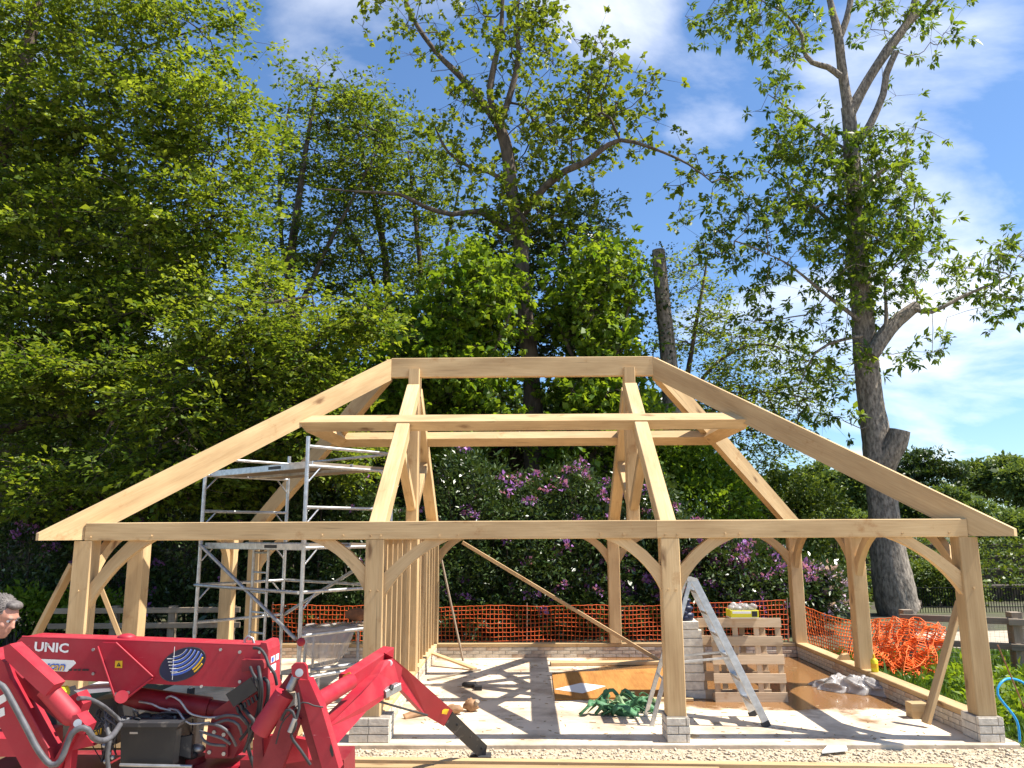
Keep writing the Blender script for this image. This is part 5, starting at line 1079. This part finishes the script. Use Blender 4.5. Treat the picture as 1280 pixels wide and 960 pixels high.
# lettering and decals
o0 = at(42, 813.5, YBM-.004); sc1 = 4.83/FPX
text_mesh('lettering', 'UNIC', .072, o0, at(84, 815.6, YBM-.004)-o0, (0, 0, 1), 'white', boom, .0022, xs=1.18)
d0 = at(58, 838, YBM-.003)
pl('decal_band', [(44, 823.5), (92, 825.5), (95, 829), (84, 839.5), (48, 838)], YBM-.0025, .001, 'white', boom)
for k, (m, off) in enumerate((('blue', -.0042), ('red', -.0052), ('yellow', -.0062))):
    pass
ca = at(57, 837, YBM-.006); xd = at(87, 838.2, YBM-.006)-ca
text_mesh('lettering', 'ıcan', .070, ca, xd, (0, 0, 1), 'blue', boom, .003, .28, 1.0)
text_mesh('lettering', 'ıcan', .066, ca+Vector((.003, -.0012, -.003)), xd, (0, 0, 1), 'yellow', boom, .0005, .28, 1.0)
for x in (86, 92, 97, 103, 107): pl('small_print', [(x, 836.4), (x+4, 836.5), (x+3.6, 838.6), (x-.4, 838.4)], YBM-.004, .001, 'black', boom)
gus = pl('derrick_bracket', [(122, 806), (128, 803), (144, 803.5), (191, 846), (187, 850), (153, 877), (146, 876)], YBM-.016, .014, 'red')
def rim(a, b, Y=YBM-.02, r=.006, parent=gus): MB().tube([at(a[0], a[1], Y), at(b[0], b[1], Y)], r, 8).build('weld_rim', 'red', parent)
rim((122, 808), (145, 876)); rim((145, 803.5), (191, 846)); rim((190, 848), (156, 875))
pl('warning_sticker', [(144, 826), (153, 826), (152.6, 835), (143.4, 834.6)], YBM-.019, .002, 'yellow', gus); pl('warning_triangle', [(148.3, 828), (151, 833), (145.6, 833)], YBM-.021, .001, 'black', gus)
text_mesh('warning_mark', '!', .018, at(147.6, 832.6, YBM-.0225), (1, 0, 0), (0, 0, 1), 'yellow', gus)
MB().cyl(at(152, 871, YBM-.05), at(152, 871, YBM+.32), .036, 16).build('pivot_pin', 'red', CR)
# oval load chart
oc = at(228, 830.5, YBM-.004); ax = Vector((1, 0, .42)).normalized(); ay = Vector((-ax.z, 0, ax.x)); ra, rb = .137, .084
def oval(t, k=1.0): return oc+ax*ra*k*math.cos(t)+ay*rb*k*math.sin(t)
MB().prism([oval(i*math.pi/20) for i in range(40)], (0, .002, 0)).build('load_chart', 'navy', boom)
lc = bpy.data.objects['load_chart']
MB().tube([oval(i*math.pi/20, 1.02)+Vector((0, .001, 0)) for i in range(41)], .0022, 5, False).build('chart_rim', 'blacksteel', boom)
def inov(p): d = p-oc; return (d.dot(ax)/ra)**2+(d.dot(ay)/rb)**2 < .86
cen = oc+Vector((-.055, 0, .12))
for k, r in enumerate((.085, .108, .131, .154, .177)):
    run = []; runs = []
    for i in range(61):
        a = R(-92+i*1.55); p = cen+Vector((math.cos(a)*r, -.0012, math.sin(a)*r))
        (run.append(p) if inov(p) else (runs.append(run), run := []))
    runs.append(run)
    for q in runs:
        if len(q) > 3:
            mb = MB(); ribbon(mb, q, .011 if k > 0 else .006, (0, 0, 1), .0012); mb.build('chart_arc', 'blue', boom)
            mb = MB(); ribbon(mb, [p+Vector((0, -.0016, .009)) for p in q if inov(p+Vector((0, 0, .009)))] or q, .0022, (0, 0, 1), .001); mb.build('chart_line', 'white', boom)
for r in (.190, .206):
    q = [cen+Vector((math.cos(R(a))*r, -.002, math.sin(R(a))*r)) for a in range(-52, -8, 3)]; q = [p for p in q if inov(p)]
    if len(q) > 3: mb = MB(); ribbon(mb, q, .009, (0, 0, 1), .0012); mb.build('chart_arc', 'yellow', boom)
for k in range(5):
    p = oc+Vector((-.092+.006*k, -.0015, .03-.018*k)); MB().box(p, p+Vector((.042, .0012, .004)), .0003).build('chart_text', 'white', boom)
MB().box(oc+Vector((-.054, -.0025, -.085)), oc+Vector((-.051, -.0012, .10)), .0003).build('chart_text', 'white', boom)
# derrick cylinder, mast, turntable
MB().tube([at(158, 870, -3.78), at(176, 873, -3.78), at(262, 885, -3.76)], [.05, .062, .062], 18).build('derrick_cylinder', 'darkred', CR)
MB().cyl(at(255, 884, -3.76), at(300, 890, -3.74), .05, 16).build('cylinder_rod', 'darkred', CR)
for pts in ([(208, 873, -3.86), (214, 870, -3.88), (225, 876, -3.88), (232, 886, -3.88), (240, 893, -3.88), (262, 897, -3.88), (285, 894, -3.88)], [(210, 886, -3.86), (222, 888, -3.88), (228, 897, -3.9), (238, 905, -3.9), (262, 903, -3.9)], [(174, 877, -3.86), (190, 880, -3.87), (200, 885, -3.87), (214, 888, -3.87)]):
    hose(pts, .007, 'steel', 'pipe')
mast = pl('mast', [(256, 948), (262, 906), (268, 888), (312, 858), (336, 858), (340, 880), (318, 905), (300, 930), (292, 948)], -3.86, .24, 'darkred')
pl('mast_plate', [(260, 906), (286, 911), (284, 947), (256, 946)], -3.89, .02, 'darkred')
MB().cyl(at(279, 962, -3.72)+Z*-.06, at(279, 951, -3.72), .165, 28).build('turntable', 'red', CR); MB().cyl(at(279, 990, -3.72), at(279, 963, -3.72), .20, 28).build('slew_ring', 'darkred', CR); MB().cyl(at(240, 967, -3.72), at(240, 945, -3.72), .08, 20).build('slew_motor', 'darkred', CR)
pl('winch_shelf', [(302, 825), (328, 825), (330, 829), (330, 836), (302, 840)], YBM-.05, .05, 'darkred')
pl('hose_guard', [(282, 868), (313, 847), (322, 863), (292, 884)], YBM-.14, .10, 'black')
for k in range(6):
    p = at(296+k*4.6, 884-k*3.1, YBM-.13); MB().cyl(p, p+Vector((.012, 0, -.03)), .008, 6).build('guard_rib', 'black', CR)
for i, pts in enumerate(([(313, 834, -4.0), (316, 842, -4.05), (322, 852, -4.06), (324, 866, -4.04), (322, 890, -4.0), (312, 910, -3.98), (300, 925, -3.98)], [(323, 834, -4.0), (325, 845, -4.06), (327, 860, -4.06), (326, 880, -4.03), (322, 905, -4.0), (308, 935, -3.98)],
    [(317, 810, -3.96), (325, 811, -3.98), (332, 820, -3.98), (336, 832, -4.0), (343, 842, -4.0), (346, 856, -3.98)], [(330, 848, -3.98), (335, 853, -4.02), (335, 870, -4.02), (331, 885, -4.0)], [(296, 884, -4.0), (302, 895, -4.04), (310, 905, -4.05), (312, 920, -4.02), (305, 940, -4.0)],
    [(300, 880, -4.0), (312, 895, -4.05), (318, 905, -4.06), (310, 930, -4.0), (318, 960, -4)])): hose(pts, .011 if i % 2 else .009, 'rubber')
for pts in ([(250, 908, -3.95), (256, 905, -4.0), (270, 906, -4.05), (282, 912, -4.06), (290, 922, -4.04), (295, 932, -4.0)], [(250, 914, -3.95), (262, 918, -4.02), (278, 923, -4.04), (288, 930, -4.02)], [(270, 898, -3.95), (284, 894, -4.02), (300, 896, -4.04), (308, 905, -4.0)], [(268, 905, -3.95), (285, 900, -4.02), (298, 906, -4.03), (302, 918, -4.0)], [(252, 912, -3.94), (252, 922, -3.97), (262, 930, -3.98), (282, 932, -3.98)]): hose(pts, .008, 'hosegrey')
# engine, cabinets and chassis
eng = pl('engine_box', [(151, 909), (221, 909), (215, 960), (214, 1010), (150, 1010)], -3.98, .42, 'black'); pl('engine_lid', [(150, 904), (224, 904), (222, 909), (150, 909)], -4.0, .46, 'blacksteel', eng); pl('name_plate', [(162, 915), (172, 915), (172, 917.5), (162, 917.5)], -3.984, .004, 'steel', eng)
pl('side_panel', [(223, 922), (240, 919), (238, 948), (222, 944)], -3.9, .03, 'blacksteel', eng)
for k, (x, y, r) in enumerate(((170, 901, .035), (182, 896, .028), (196, 899, .03), (209, 898, .03), (160, 905, .025), (228, 936, .03), (246, 936, .035), (238, 944, .03))):
    mb = MB(); mb.ball(at(x, y, -3.8-.03*(k % 3)), r, 10, 7, (1.5, 1, .8)); mb.build('engine_fitting', ['steel', 'rubber', 'blacksteel'][k % 3], eng)
pl('control_cabinet', [(112, 876), (145, 873), (149, 900), (146, 930), (108, 925)], -3.75, .25, 'black'); pl('yellow_sticker', [(118, 911), (127, 910), (126, 918), (118, 919)], -3.757, .004, 'yellow')
pl('left_cabinet', [(24, 877), (60, 868), (70, 905), (62, 950), (40, 950), (20, 935)], -3.7, .3, 'black'); pl('cabinet_handle', [(36, 891), (49, 893), (48, 915), (46, 915), (46, 896), (36, 894)], -3.72, .02, 'steel')
pl('control_panel', [(92, 863), (137, 860), (140, 864), (100, 868)], -3.9, .35, 'white')
mb = MB(); p = at(79.5, 868, -3.9); mb.tube([p, p+Z*.018, p+Z*.045], [.034, .033, .022], 14); mb.build('beacon', 'lime', CR)
pl('chassis', [(-60, 975), (380, 975), (380, 1015), (-60, 1015)], -4.0, .62, 'darkred'); pl('chassis_side', [(-30, 922), (34, 925), (34, 946), (-30, 946)], -4.05, .35, 'red')
for k in range(9):
    mb = MB(); q = at(132+2.6*(k % 4)+random.uniform(-2, 2), 912+5*k, -3.98); mb.ball(q, .014, 8, 5); mb.build('hose_union', 'steel', CR)
hose([(132, 905, -3.98), (137, 925, -4.0), (134, 945, -4.0), (138, 975, -4.0)], .012, 'hosegrey'); hose([(150, 956, -4.02), (185, 957, -4.02), (240, 958, -4.0)], .009, 'steel', 'pipe')
for (x, y, Y, r) in ((300, 815, YBM, .010), (300, 852, YBM, .010), (325, 815, YBM, .010), (60, 806, YBM, .009), (117, 812, YBM, .009), (117, 842, YBM, .009), (180, 852, YBM, .009), (252, 858, YBM, .009), (276, 812, YBM, .009), (160, 866, YBM-.016, .012), (146, 868, YBM-.016, .012), (268, 915, -3.89, .012), (280, 918, -3.89, .012), (262, 940, -3.89, .012), (280, 942, -3.89, .012)):
    p = at(x, y, Y); MB().cyl(p+Vector((0, .01, 0)), p+Vector((0, -.008, 0)), r, 6).build('bolt', 'steel', CR)
for k in range(16):
    x0, x1 = random.uniform(150, 235), random.uniform(150, 262); y0 = random.uniform(893, 905); Yh = -3.75-random.uniform(0, .15)
    hose([(x0, y0, Yh), ((x0+x1)/2+random.uniform(-8, 8), y0+random.uniform(-9, 7), Yh-.05), (x1, y0+random.uniform(-2, 10), Yh), (x1+random.uniform(-6, 6), y0+random.uniform(12, 40), Yh+.05)], random.choice((.004, .006, .009)), random.choice(('rubber', 'hosegrey', 'blacksteel', 'steel')))
for k in range(12):
    x0 = random.uniform(118, 146); y0 = random.uniform(878, 905); hose([(x0, y0, -3.8), (x0+random.uniform(-10, 10), y0+12, -3.86), (x0+random.uniform(-12, 12), y0+26, -3.86), (x0+random.uniform(-6, 6), y0+55, -3.8)], random.choice((.003, .005, .007)), random.choice(('rubber', 'hosegrey', 'blacksteel')), 'cable')
# tracks under the chassis, down to the ground
c0 = at(180, 1015, -3.7); 
for yy in (-4.0, -3.45):
    mb = MB(); za = G; zb = G+.42; prof = []
    for i in range(24):
        a = i/24*2*math.pi; prof.append(Vector((c0.x+(.62 if math.cos(a) > 0 else -.62)+math.cos(a)*.21, yy, (za+zb)/2+math.sin(a)*.208)))
    mb.prism(prof, (0, .2, 0)); mb.build('track', 'rubber', CR)
mb = MB(); mb.box((c0.x-.4, -3.95, G+.3), (c0.x+.4, -3.35, at(180, 1010, -3.7).z), .01); mb.build('undercarriage', 'blacksteel', CR)
# outriggers: near left
yl = -4.45
L1 = pl('outrigger_beam', [(-12, 812), (5, 828), (12, 848), (60, 938), (66, 965), (30, 965), (-2, 905), (-14, 870)], yl, .13, 'red')
pl('outrigger_cover', [(4, 808), (12, 805), (68, 856), (56, 870), (46, 862), (6, 824)], yl+.02-.09, .10, 'red', L1)
bar('leg_edge', at(13, 850, yl-.004), at(60, 936, yl-.004), .012, .02, 'red', L1)
pl('cylinder_guard', [(8, 826), (22, 842), (28, 848), (34, 846), (80, 896), (76, 904), (20, 858)], yl+.06, .03, 'darkred', L1)
MB().tube([at(58, 860, yl+.02), at(88, 894, yl+.04)], .052, 18).build('outrigger_cylinder', 'red', CR); mb = MB(); mb.ball(at(88, 894, yl+.04), .052, 14, 8); mb.build('cylinder_end', 'red', CR)
pl('clevis', [(86, 896), (96, 893), (108, 908), (104, 918), (92, 914)], yl+.0, .10, 'red'); MB().cyl(at(97, 904, yl-.02), at(97, 904, yl+.12), .02, 12).build('clevis_pin', 'steel', CR)
pl('strut_arm', [(88, 905), (98, 912), (84, 940), (72, 965), (58, 965), (76, 935)], yl+.03, .06, 'red'); pl('bracket', [(100, 910), (118, 932), (90, 938), (86, 975), (78, 975), (84, 934)], yl+.05, .06, 'red'); pl('hinge_block', [(84, 872), (96, 866), (104, 880), (98, 893), (90, 890)], yl+.12, .10, 'red')
for poly in ([(-4, 872), (6, 867), (8, 876), (-2, 882)], [(-4, 888), (5, 884), (6, 894), (-3, 898)]): pl('sticker', poly, yl-.004, .003, 'white', L1)
hose([(-8, 852, yl-.06), (4, 858, yl-.07), (16, 878, yl-.07), (32, 908, yl-.07), (48, 938, yl-.07), (64, 956, yl-.07), (76, 950, yl-.07), (84, 930, yl-.06), (90, 917, yl-.06), (100, 910, yl-.05), (110, 912, yl-.04), (116, 922, yl), (128, 926, yl+.1), (140, 920, yl+.2), (150, 906, yl+.4)], .0155, 'hosegrey')
hose([(98, 873, yl+.1), (112, 874, yl+.2), (128, 882, yl+.3), (146, 897, yl+.5), (152, 903, yl+.5)], .012, 'hosegrey'); hose([(112, 880, -3.85), (106, 905, -3.9), (118, 912, -3.92), (130, 905, -3.92), (120, 895, -3.9), (124, 886, -3.85)], .004, 'rubber')
# near right leg: an A of a cylinder and a box beam
yr = -4.15
L2 = CR
pl('outrigger_beam', [(372, 850), (386, 850), (402, 886), (424, 962), (403, 962), (388, 910)], yr-.02, .10, 'red'); pl('beam_side', [(368, 852), (374, 850), (404, 962), (394, 962), (376, 905)], yr+.02, .08, 'darkred')
pl('apex_clevis', [(364, 833), (368, 829), (380, 829), (383, 833), (385, 852), (379, 856), (372, 866), (366, 862)], yr+.08, .03, 'red'); pl('apex_clevis', [(364, 833), (368, 829), (380, 829), (383, 833), (385, 850), (366, 846)], yr-.05, .025, 'red'); MB().cyl(at(374, 841, yr-.07), at(374, 841, yr+.12), .022, 14).build('clevis_pin', 'steel', CR)
MB().cyl(at(362, 862, yr+.02), at(372, 842, yr+.03), .024, 12).build('cylinder_rod', 'steel', CR); MB().tube([at(325, 915, yr+.02), at(356, 867, yr+.02)], .056, 18).build('outrigger_cylinder', 'red', CR); 
pl('gusset_plate', [(318, 900), (330, 884), (362, 842), (366, 848), (350, 872), (326, 912), (330, 960), (316, 960)], yr+.09, .03, 'darkred'); pl('inner_beam', [(352, 890), (364, 884), (376, 900), (352, 962), (323, 962)], yr+.0, .06, 'darkred')
pl('base_plate', [(316, 925), (345, 918), (384, 925), (386, 950), (316, 962)], yr+.16, .05, 'red'); pl('base_box', [(300, 950), (430, 950), (430, 990), (300, 990)], yr+.22, .3, 'darkred')
hose([(372, 866, yr-.06), (374, 885, yr-.07), (368, 905, yr-.08), (364, 920, yr-.07), (376, 938, yr-.07), (388, 956, yr-.06)], .008, 'rubber'); hose([(352, 900, yr-.05), (358, 888, yr-.07), (366, 890, yr-.08), (370, 905, yr-.08), (366, 915, yr-.07)], .008, 'rubber'); hose([(345, 930, yr-.05), (352, 905, yr-.06), (362, 893, yr-.06), (378, 878, yr-.06), (392, 882, yr-.04), (404, 884, yr-.02)], .004, 'rubber')
MB().cyl(at(362, 915, yr-.08), at(369, 898, yr-.08), .014, 10).build('hose_union', 'steel', CR)
pl('slot', [(413, 930), (415, 933), (417, 944), (415, 947), (412, 938)], yr-.023, .004, 'black')
# far right leg: joint behind the near leg, knee, foot on the gravel
J = at(404, 922, -3.4); K = at(494, 836, -2.1); Ft = at(601, 942, -.42); ndir = Vector((-.45, -1, 0)).normalized()
def legplate(name, pts, th, m, parent=CR):
    "pts = (px, py, s): s runs along the leg's own depth, 0 at the joint, 1 at the knee, 2 at the foot"
    def dep(s): return J.y+(K.y-J.y)*s if s <= 1 else K.y+(Ft.y-K.y)*(s-1)
    P = [at(x, y, dep(s)) for x, y, s in pts]; n = Vector((0, 0, 0))
    for i in range(1, len(P)-1): n += (P[i]-P[0]).cross(P[i+1]-P[0])
    n.normalize(); n = -n if n.y < 0 else n
    return MB().prism(P, n*th).build(name, m, parent)
LG = legplate('outrigger_beam', [(405, 912, 0), (455, 862, .5), (474, 842, .8), (481, 826, .95), (491, 823, 1), (503, 835, 1.05), (500, 856, 1.05), (488, 868, .9), (458, 889, .55), (416, 936, 0)], .11, 'red')
LG2 = legplate('outer_beam', [(491, 822, 1.0), (510, 838, 1.12), (566, 888, 1.65), (555, 908, 1.65), (533, 895, 1.45), (498, 858, 1.06)], .10, 'red')
LG3 = legplate('leg_extension', [(566, 890, 1.66), (609, 932, 2.0), (607, 945, 2.0), (600, 948, 2.0), (556, 907, 1.66)], .075, 'blacksteel')
for x, y, s in ((571, 906, 1.73), (587, 921, 1.86), (602, 936, 1.97)):
    p = at(x, y, K.y+(Ft.y-K.y)*(s-1)-.012); MB().cyl(p, p+Vector((0, .03, 0)), .011, 10).build('pin_hole', 'black', LG3)
MB().beam(Ft+Vector((-.10, .04, -.03)), Ft+Vector((.10, .04, -.03)), .16, .03).build('foot_pad', 'blacksteel', LG3)
cv0, cv1 = at(431, 853, -2.7), at(485, 817, -1.82); bar('cylinder_cover', cv0, cv1, .10, .115, 'red', CR, (0, -.5, 1)); MB().cyl(at(395, 878, -3.4), at(438, 852, -2.9), .054, 18).build('outrigger_cylinder', 'red', CR)
pl('cover_sticker', [(428, 845), (437, 840), (440, 844), (431, 849)], -2.80, .003, 'yellow', CR)
p = at(486, 829.5, K.y-.05); MB().cyl(p, p+Vector((0, .02, 0)), .026, 20).build('number_disc', 'white', LG); text_mesh('number', '2', .034, p+Vector((-.010, -.003, -.012)), (1, 0, 0), (0, 0, 1), 'black', LG, .001)
MB().beam(at(479, 868, -2.35), at(498, 858, -2.2), .06, .06).build('lock_block', 'steel', LG); MB().cyl(at(488, 862, -2.32), at(490, 857, -2.3), .018, 10).build('lock_pin', 'black', LG); MB().cyl(at(475, 864, -2.3)+Vector((0, -.03, 0)), at(475, 864, -2.3), .016, 12).build('pin_hole', 'black', LG)
MB().cyl(at(474, 877, -2.3), at(534, 894, -1.45), .009, 8).build('tie_rod', 'blacksteel', LG)
legplate('yellow_sticker', [(553, 886, 1.56), (561, 886.5, 1.6), (558, 893, 1.6), (552, 892, 1.56)], -.004, 'yellow', LG2)

# ------------------------------------------------------------------ the man at the left edge
def remeshed(mb, name, material, parent, vox=.011, smooth=3):
    o = mb.build(name, material, parent); o.modifiers.new('r', 'REMESH').mode = 'VOXEL'; o.modifiers['r'].voxel_size = vox
    s = o.modifiers.new('s', 'SMOOTH'); s.iterations = smooth; s.factor = .5
    bpy.context.view_layer.update(); me = bpy.data.meshes.new_from_object(o.evaluated_get(bpy.context.evaluated_depsgraph_get())); o.modifiers.clear(); o.data = me; me.name = name
    me.polygons.foreach_set('use_smooth', np.ones(len(me.polygons), dtype=bool)); return o
hc = at(2, 772, -3.35); foot = Vector((hc.x-.33, hc.y+.05, G)); hz = hc.z
pe = thing('person', 'grey haired man in dark work clothes bending forward at the left edge behind the crane', 'person', tuple(foot))
fx = Vector((.93, -.10, -.36)).normalized(); uz = Vector((.36, -.02, .93)).normalized(); uz = (uz-fx*uz.dot(fx)).normalized(); ly_ = uz.cross(fx)
hp_ = lambda x, y, z: hc+fx*x+ly_*y+uz*z
def ell(mb, c, r, n=20, m=14):
    c0 = hp_(*c); vs = []
    for i in range(m+1):
        th = math.pi*i/m
        for k in range(n):
            ph = 2*math.pi*k/n; vs.append(c0+fx*(r[0]*math.sin(th)*math.cos(ph))+ly_*(r[1]*math.sin(th)*math.sin(ph))+uz*(r[2]*math.cos(th)))
    mb.add(vs, [[i*n+k, (i+1)*n+k, (i+1)*n+(k+1) % n, i*n+(k+1) % n] for i in range(m) for k in range(n)], None, True)
b = MB()
ell(b, (-.005, 0, .035), (.098, .077, .092)); ell(b, (.03, 0, -.04), (.062, .058, .082)); ell(b, (.055, 0, -.092), (.032, .036, .028)); ell(b, (.088, 0, -.012), (.022, .015, .03)); ell(b, (.100, 0, -.026), (.017, .017, .014))
ell(b, (.078, 0, .032), (.02, .055, .014)); ell(b, (.084, 0, -.062), (.012, .026, .009)); ell(b, (.08, 0, -.077), (.012, .023, .008))
for s_ in (-1, 1): ell(b, (-.01, s_*.078, -.01), (.022, .010, .033), 12, 8); ell(b, (.05, s_*.04, -.025), (.03, .022, .025), 12, 8)
neck0, neck1 = hp_(-.02, 0, -.06), hc+Vector((-.15, 0, -.24)); b.tube([neck0, neck0.lerp(neck1, .5), neck1], [.06, .062, .075], 14)
chest = hc+Vector((-.24, 0, -.40)); hipc = Vector((foot.x-.06, foot.y, 0.86+G)); b.tube([neck1, chest, chest.lerp(hipc, .6), hipc], [.07, .17, .155, .16], 18)
hands = []
for s_ in (-1, 1):
    sh = neck1+Vector((-.03, s_*.19, -.05)); el = sh+Vector((.12, s_*.05, -.29)); wr = el+Vector((.24, -s_*.06, -.10)); b.tube([chest+Vector((.05, s_*.08, .14)), sh], [.07, .065], 12); b.ball(sh, .065); b.tube([sh, el, wr], [.055, .043, .029], 12)
    hd = (wr-el).normalized(); pm = wr+hd*.085; b.tube([wr, wr+hd*.03, pm], [.028, .04, .036], 12)
    for k in range(4):
        o = pm+Vector((0, (k-1.5)*.019, 0)); b.tube([o-hd*.01, o+hd*(.034+.006*(k in (1, 2))), o+hd*.05+Vector((0, 0, -.024)), o+hd*.045+Vector((0, 0, -.045))], [.0105, .0095, .0085, .007], 8)
    tb_ = wr+hd*.04+Vector((0, -s_*.035, 0)); b.tube([wr+hd*.03, tb_, tb_+hd*.035+Vector((0, -s_*.012, -.01)), tb_+hd*.055+Vector((0, 0, -.02))], [.013, .012, .010, .008], 8)
    kn = hipc+Vector((.09, s_*.10, -.42)); an = Vector((foot.x-.02, foot.y+s_*.12, G+.09)); b.tube([hipc+Vector((0, s_*.085, 0)), kn, an], [.09, .06, .042], 14); b.tube([an+Vector((-.05, 0, -.045)), an+Vector((.07, 0, -.05)), an+Vector((.19, 0, -.06))], [.045, .045, .03], 12)
remeshed(b, 'body', 'skin', pe, .0085, 2)
hb = MB(); ell(hb, (-.028, 0, .055), (.100, .086, .090)); ell(hb, (-.065, 0, .0), (.058, .078, .075)); ell(hb, (.05, 0, .105), (.045, .06, .03))
for k in range(420):
    v = Vector((random.uniform(-1, .75), random.uniform(-1, 1), random.uniform(-.1, 1))).normalized(); q = (-.03+v.x*.10, v.y*.086, .05+v.z*.092)
    p0 = hp_(*q); d = (fx*v.x+ly_*v.y+uz*v.z); hb.tube([p0-d*.01, p0+d*.004+uz*.002-fx*.006, p0+d*.004-fx*.016+Vector((random.uniform(-.010, .010), random.uniform(-.010, .010), -.010))], [.006, .005, .002], 5)
hb.build('hair', 'hair', pe)
for s_ in (-1, 1):
    eb = MB(); ell(eb, (.079, s_*.032, .009), (.011, .013, .011), 12, 8); eb.build('eye', 'white', pe); ir_ = MB(); ell(ir_, (.0885, s_*.032, .008), (.004, .006, .006), 10, 6); ir_.build('iris', 'black', pe)
    eb = MB(); ell(eb, (.092, s_*.034, .030), (.006, .021, .005), 10, 6); eb.build('eyebrow', 'hair', pe)
sh_ = MB(); sh_.tube([neck1+Vector((-.02, 0, .02)), neck1+Vector((-.04, 0, -.05)), chest, chest.lerp(hipc, .6), hipc+Z*-.02], [.078, .12, .195, .185, .185], 20)
for s_ in (-1, 1):
    sh = neck1+Vector((-.03, s_*.19, -.05)); el = sh+Vector((.12, s_*.05, -.29)); wr = el+Vector((.24, -s_*.06, -.10)); sh_.ball(sh, .085); sh_.tube([chest+Vector((.03, s_*.06, .12)), sh, el, el.lerp(wr, .8)], [.10, .085, .065, .05], 14)
remeshed(sh_, 'shirt', 'shirt', pe, .016, 4)
tr_ = MB(); tr_.ball(hipc, .185, 16, 10, (1, 1.05, .8))
for s_ in (-1, 1):
    kn = hipc+Vector((.09, s_*.10, -.42)); an = Vector((foot.x-.02, foot.y+s_*.12, G+.06)); tr_.tube([hipc+Vector((0, s_*.085, 0)), kn, an], [.115, .085, .07], 14)
remeshed(tr_, 'trousers', 'trouser', pe, .016, 3)
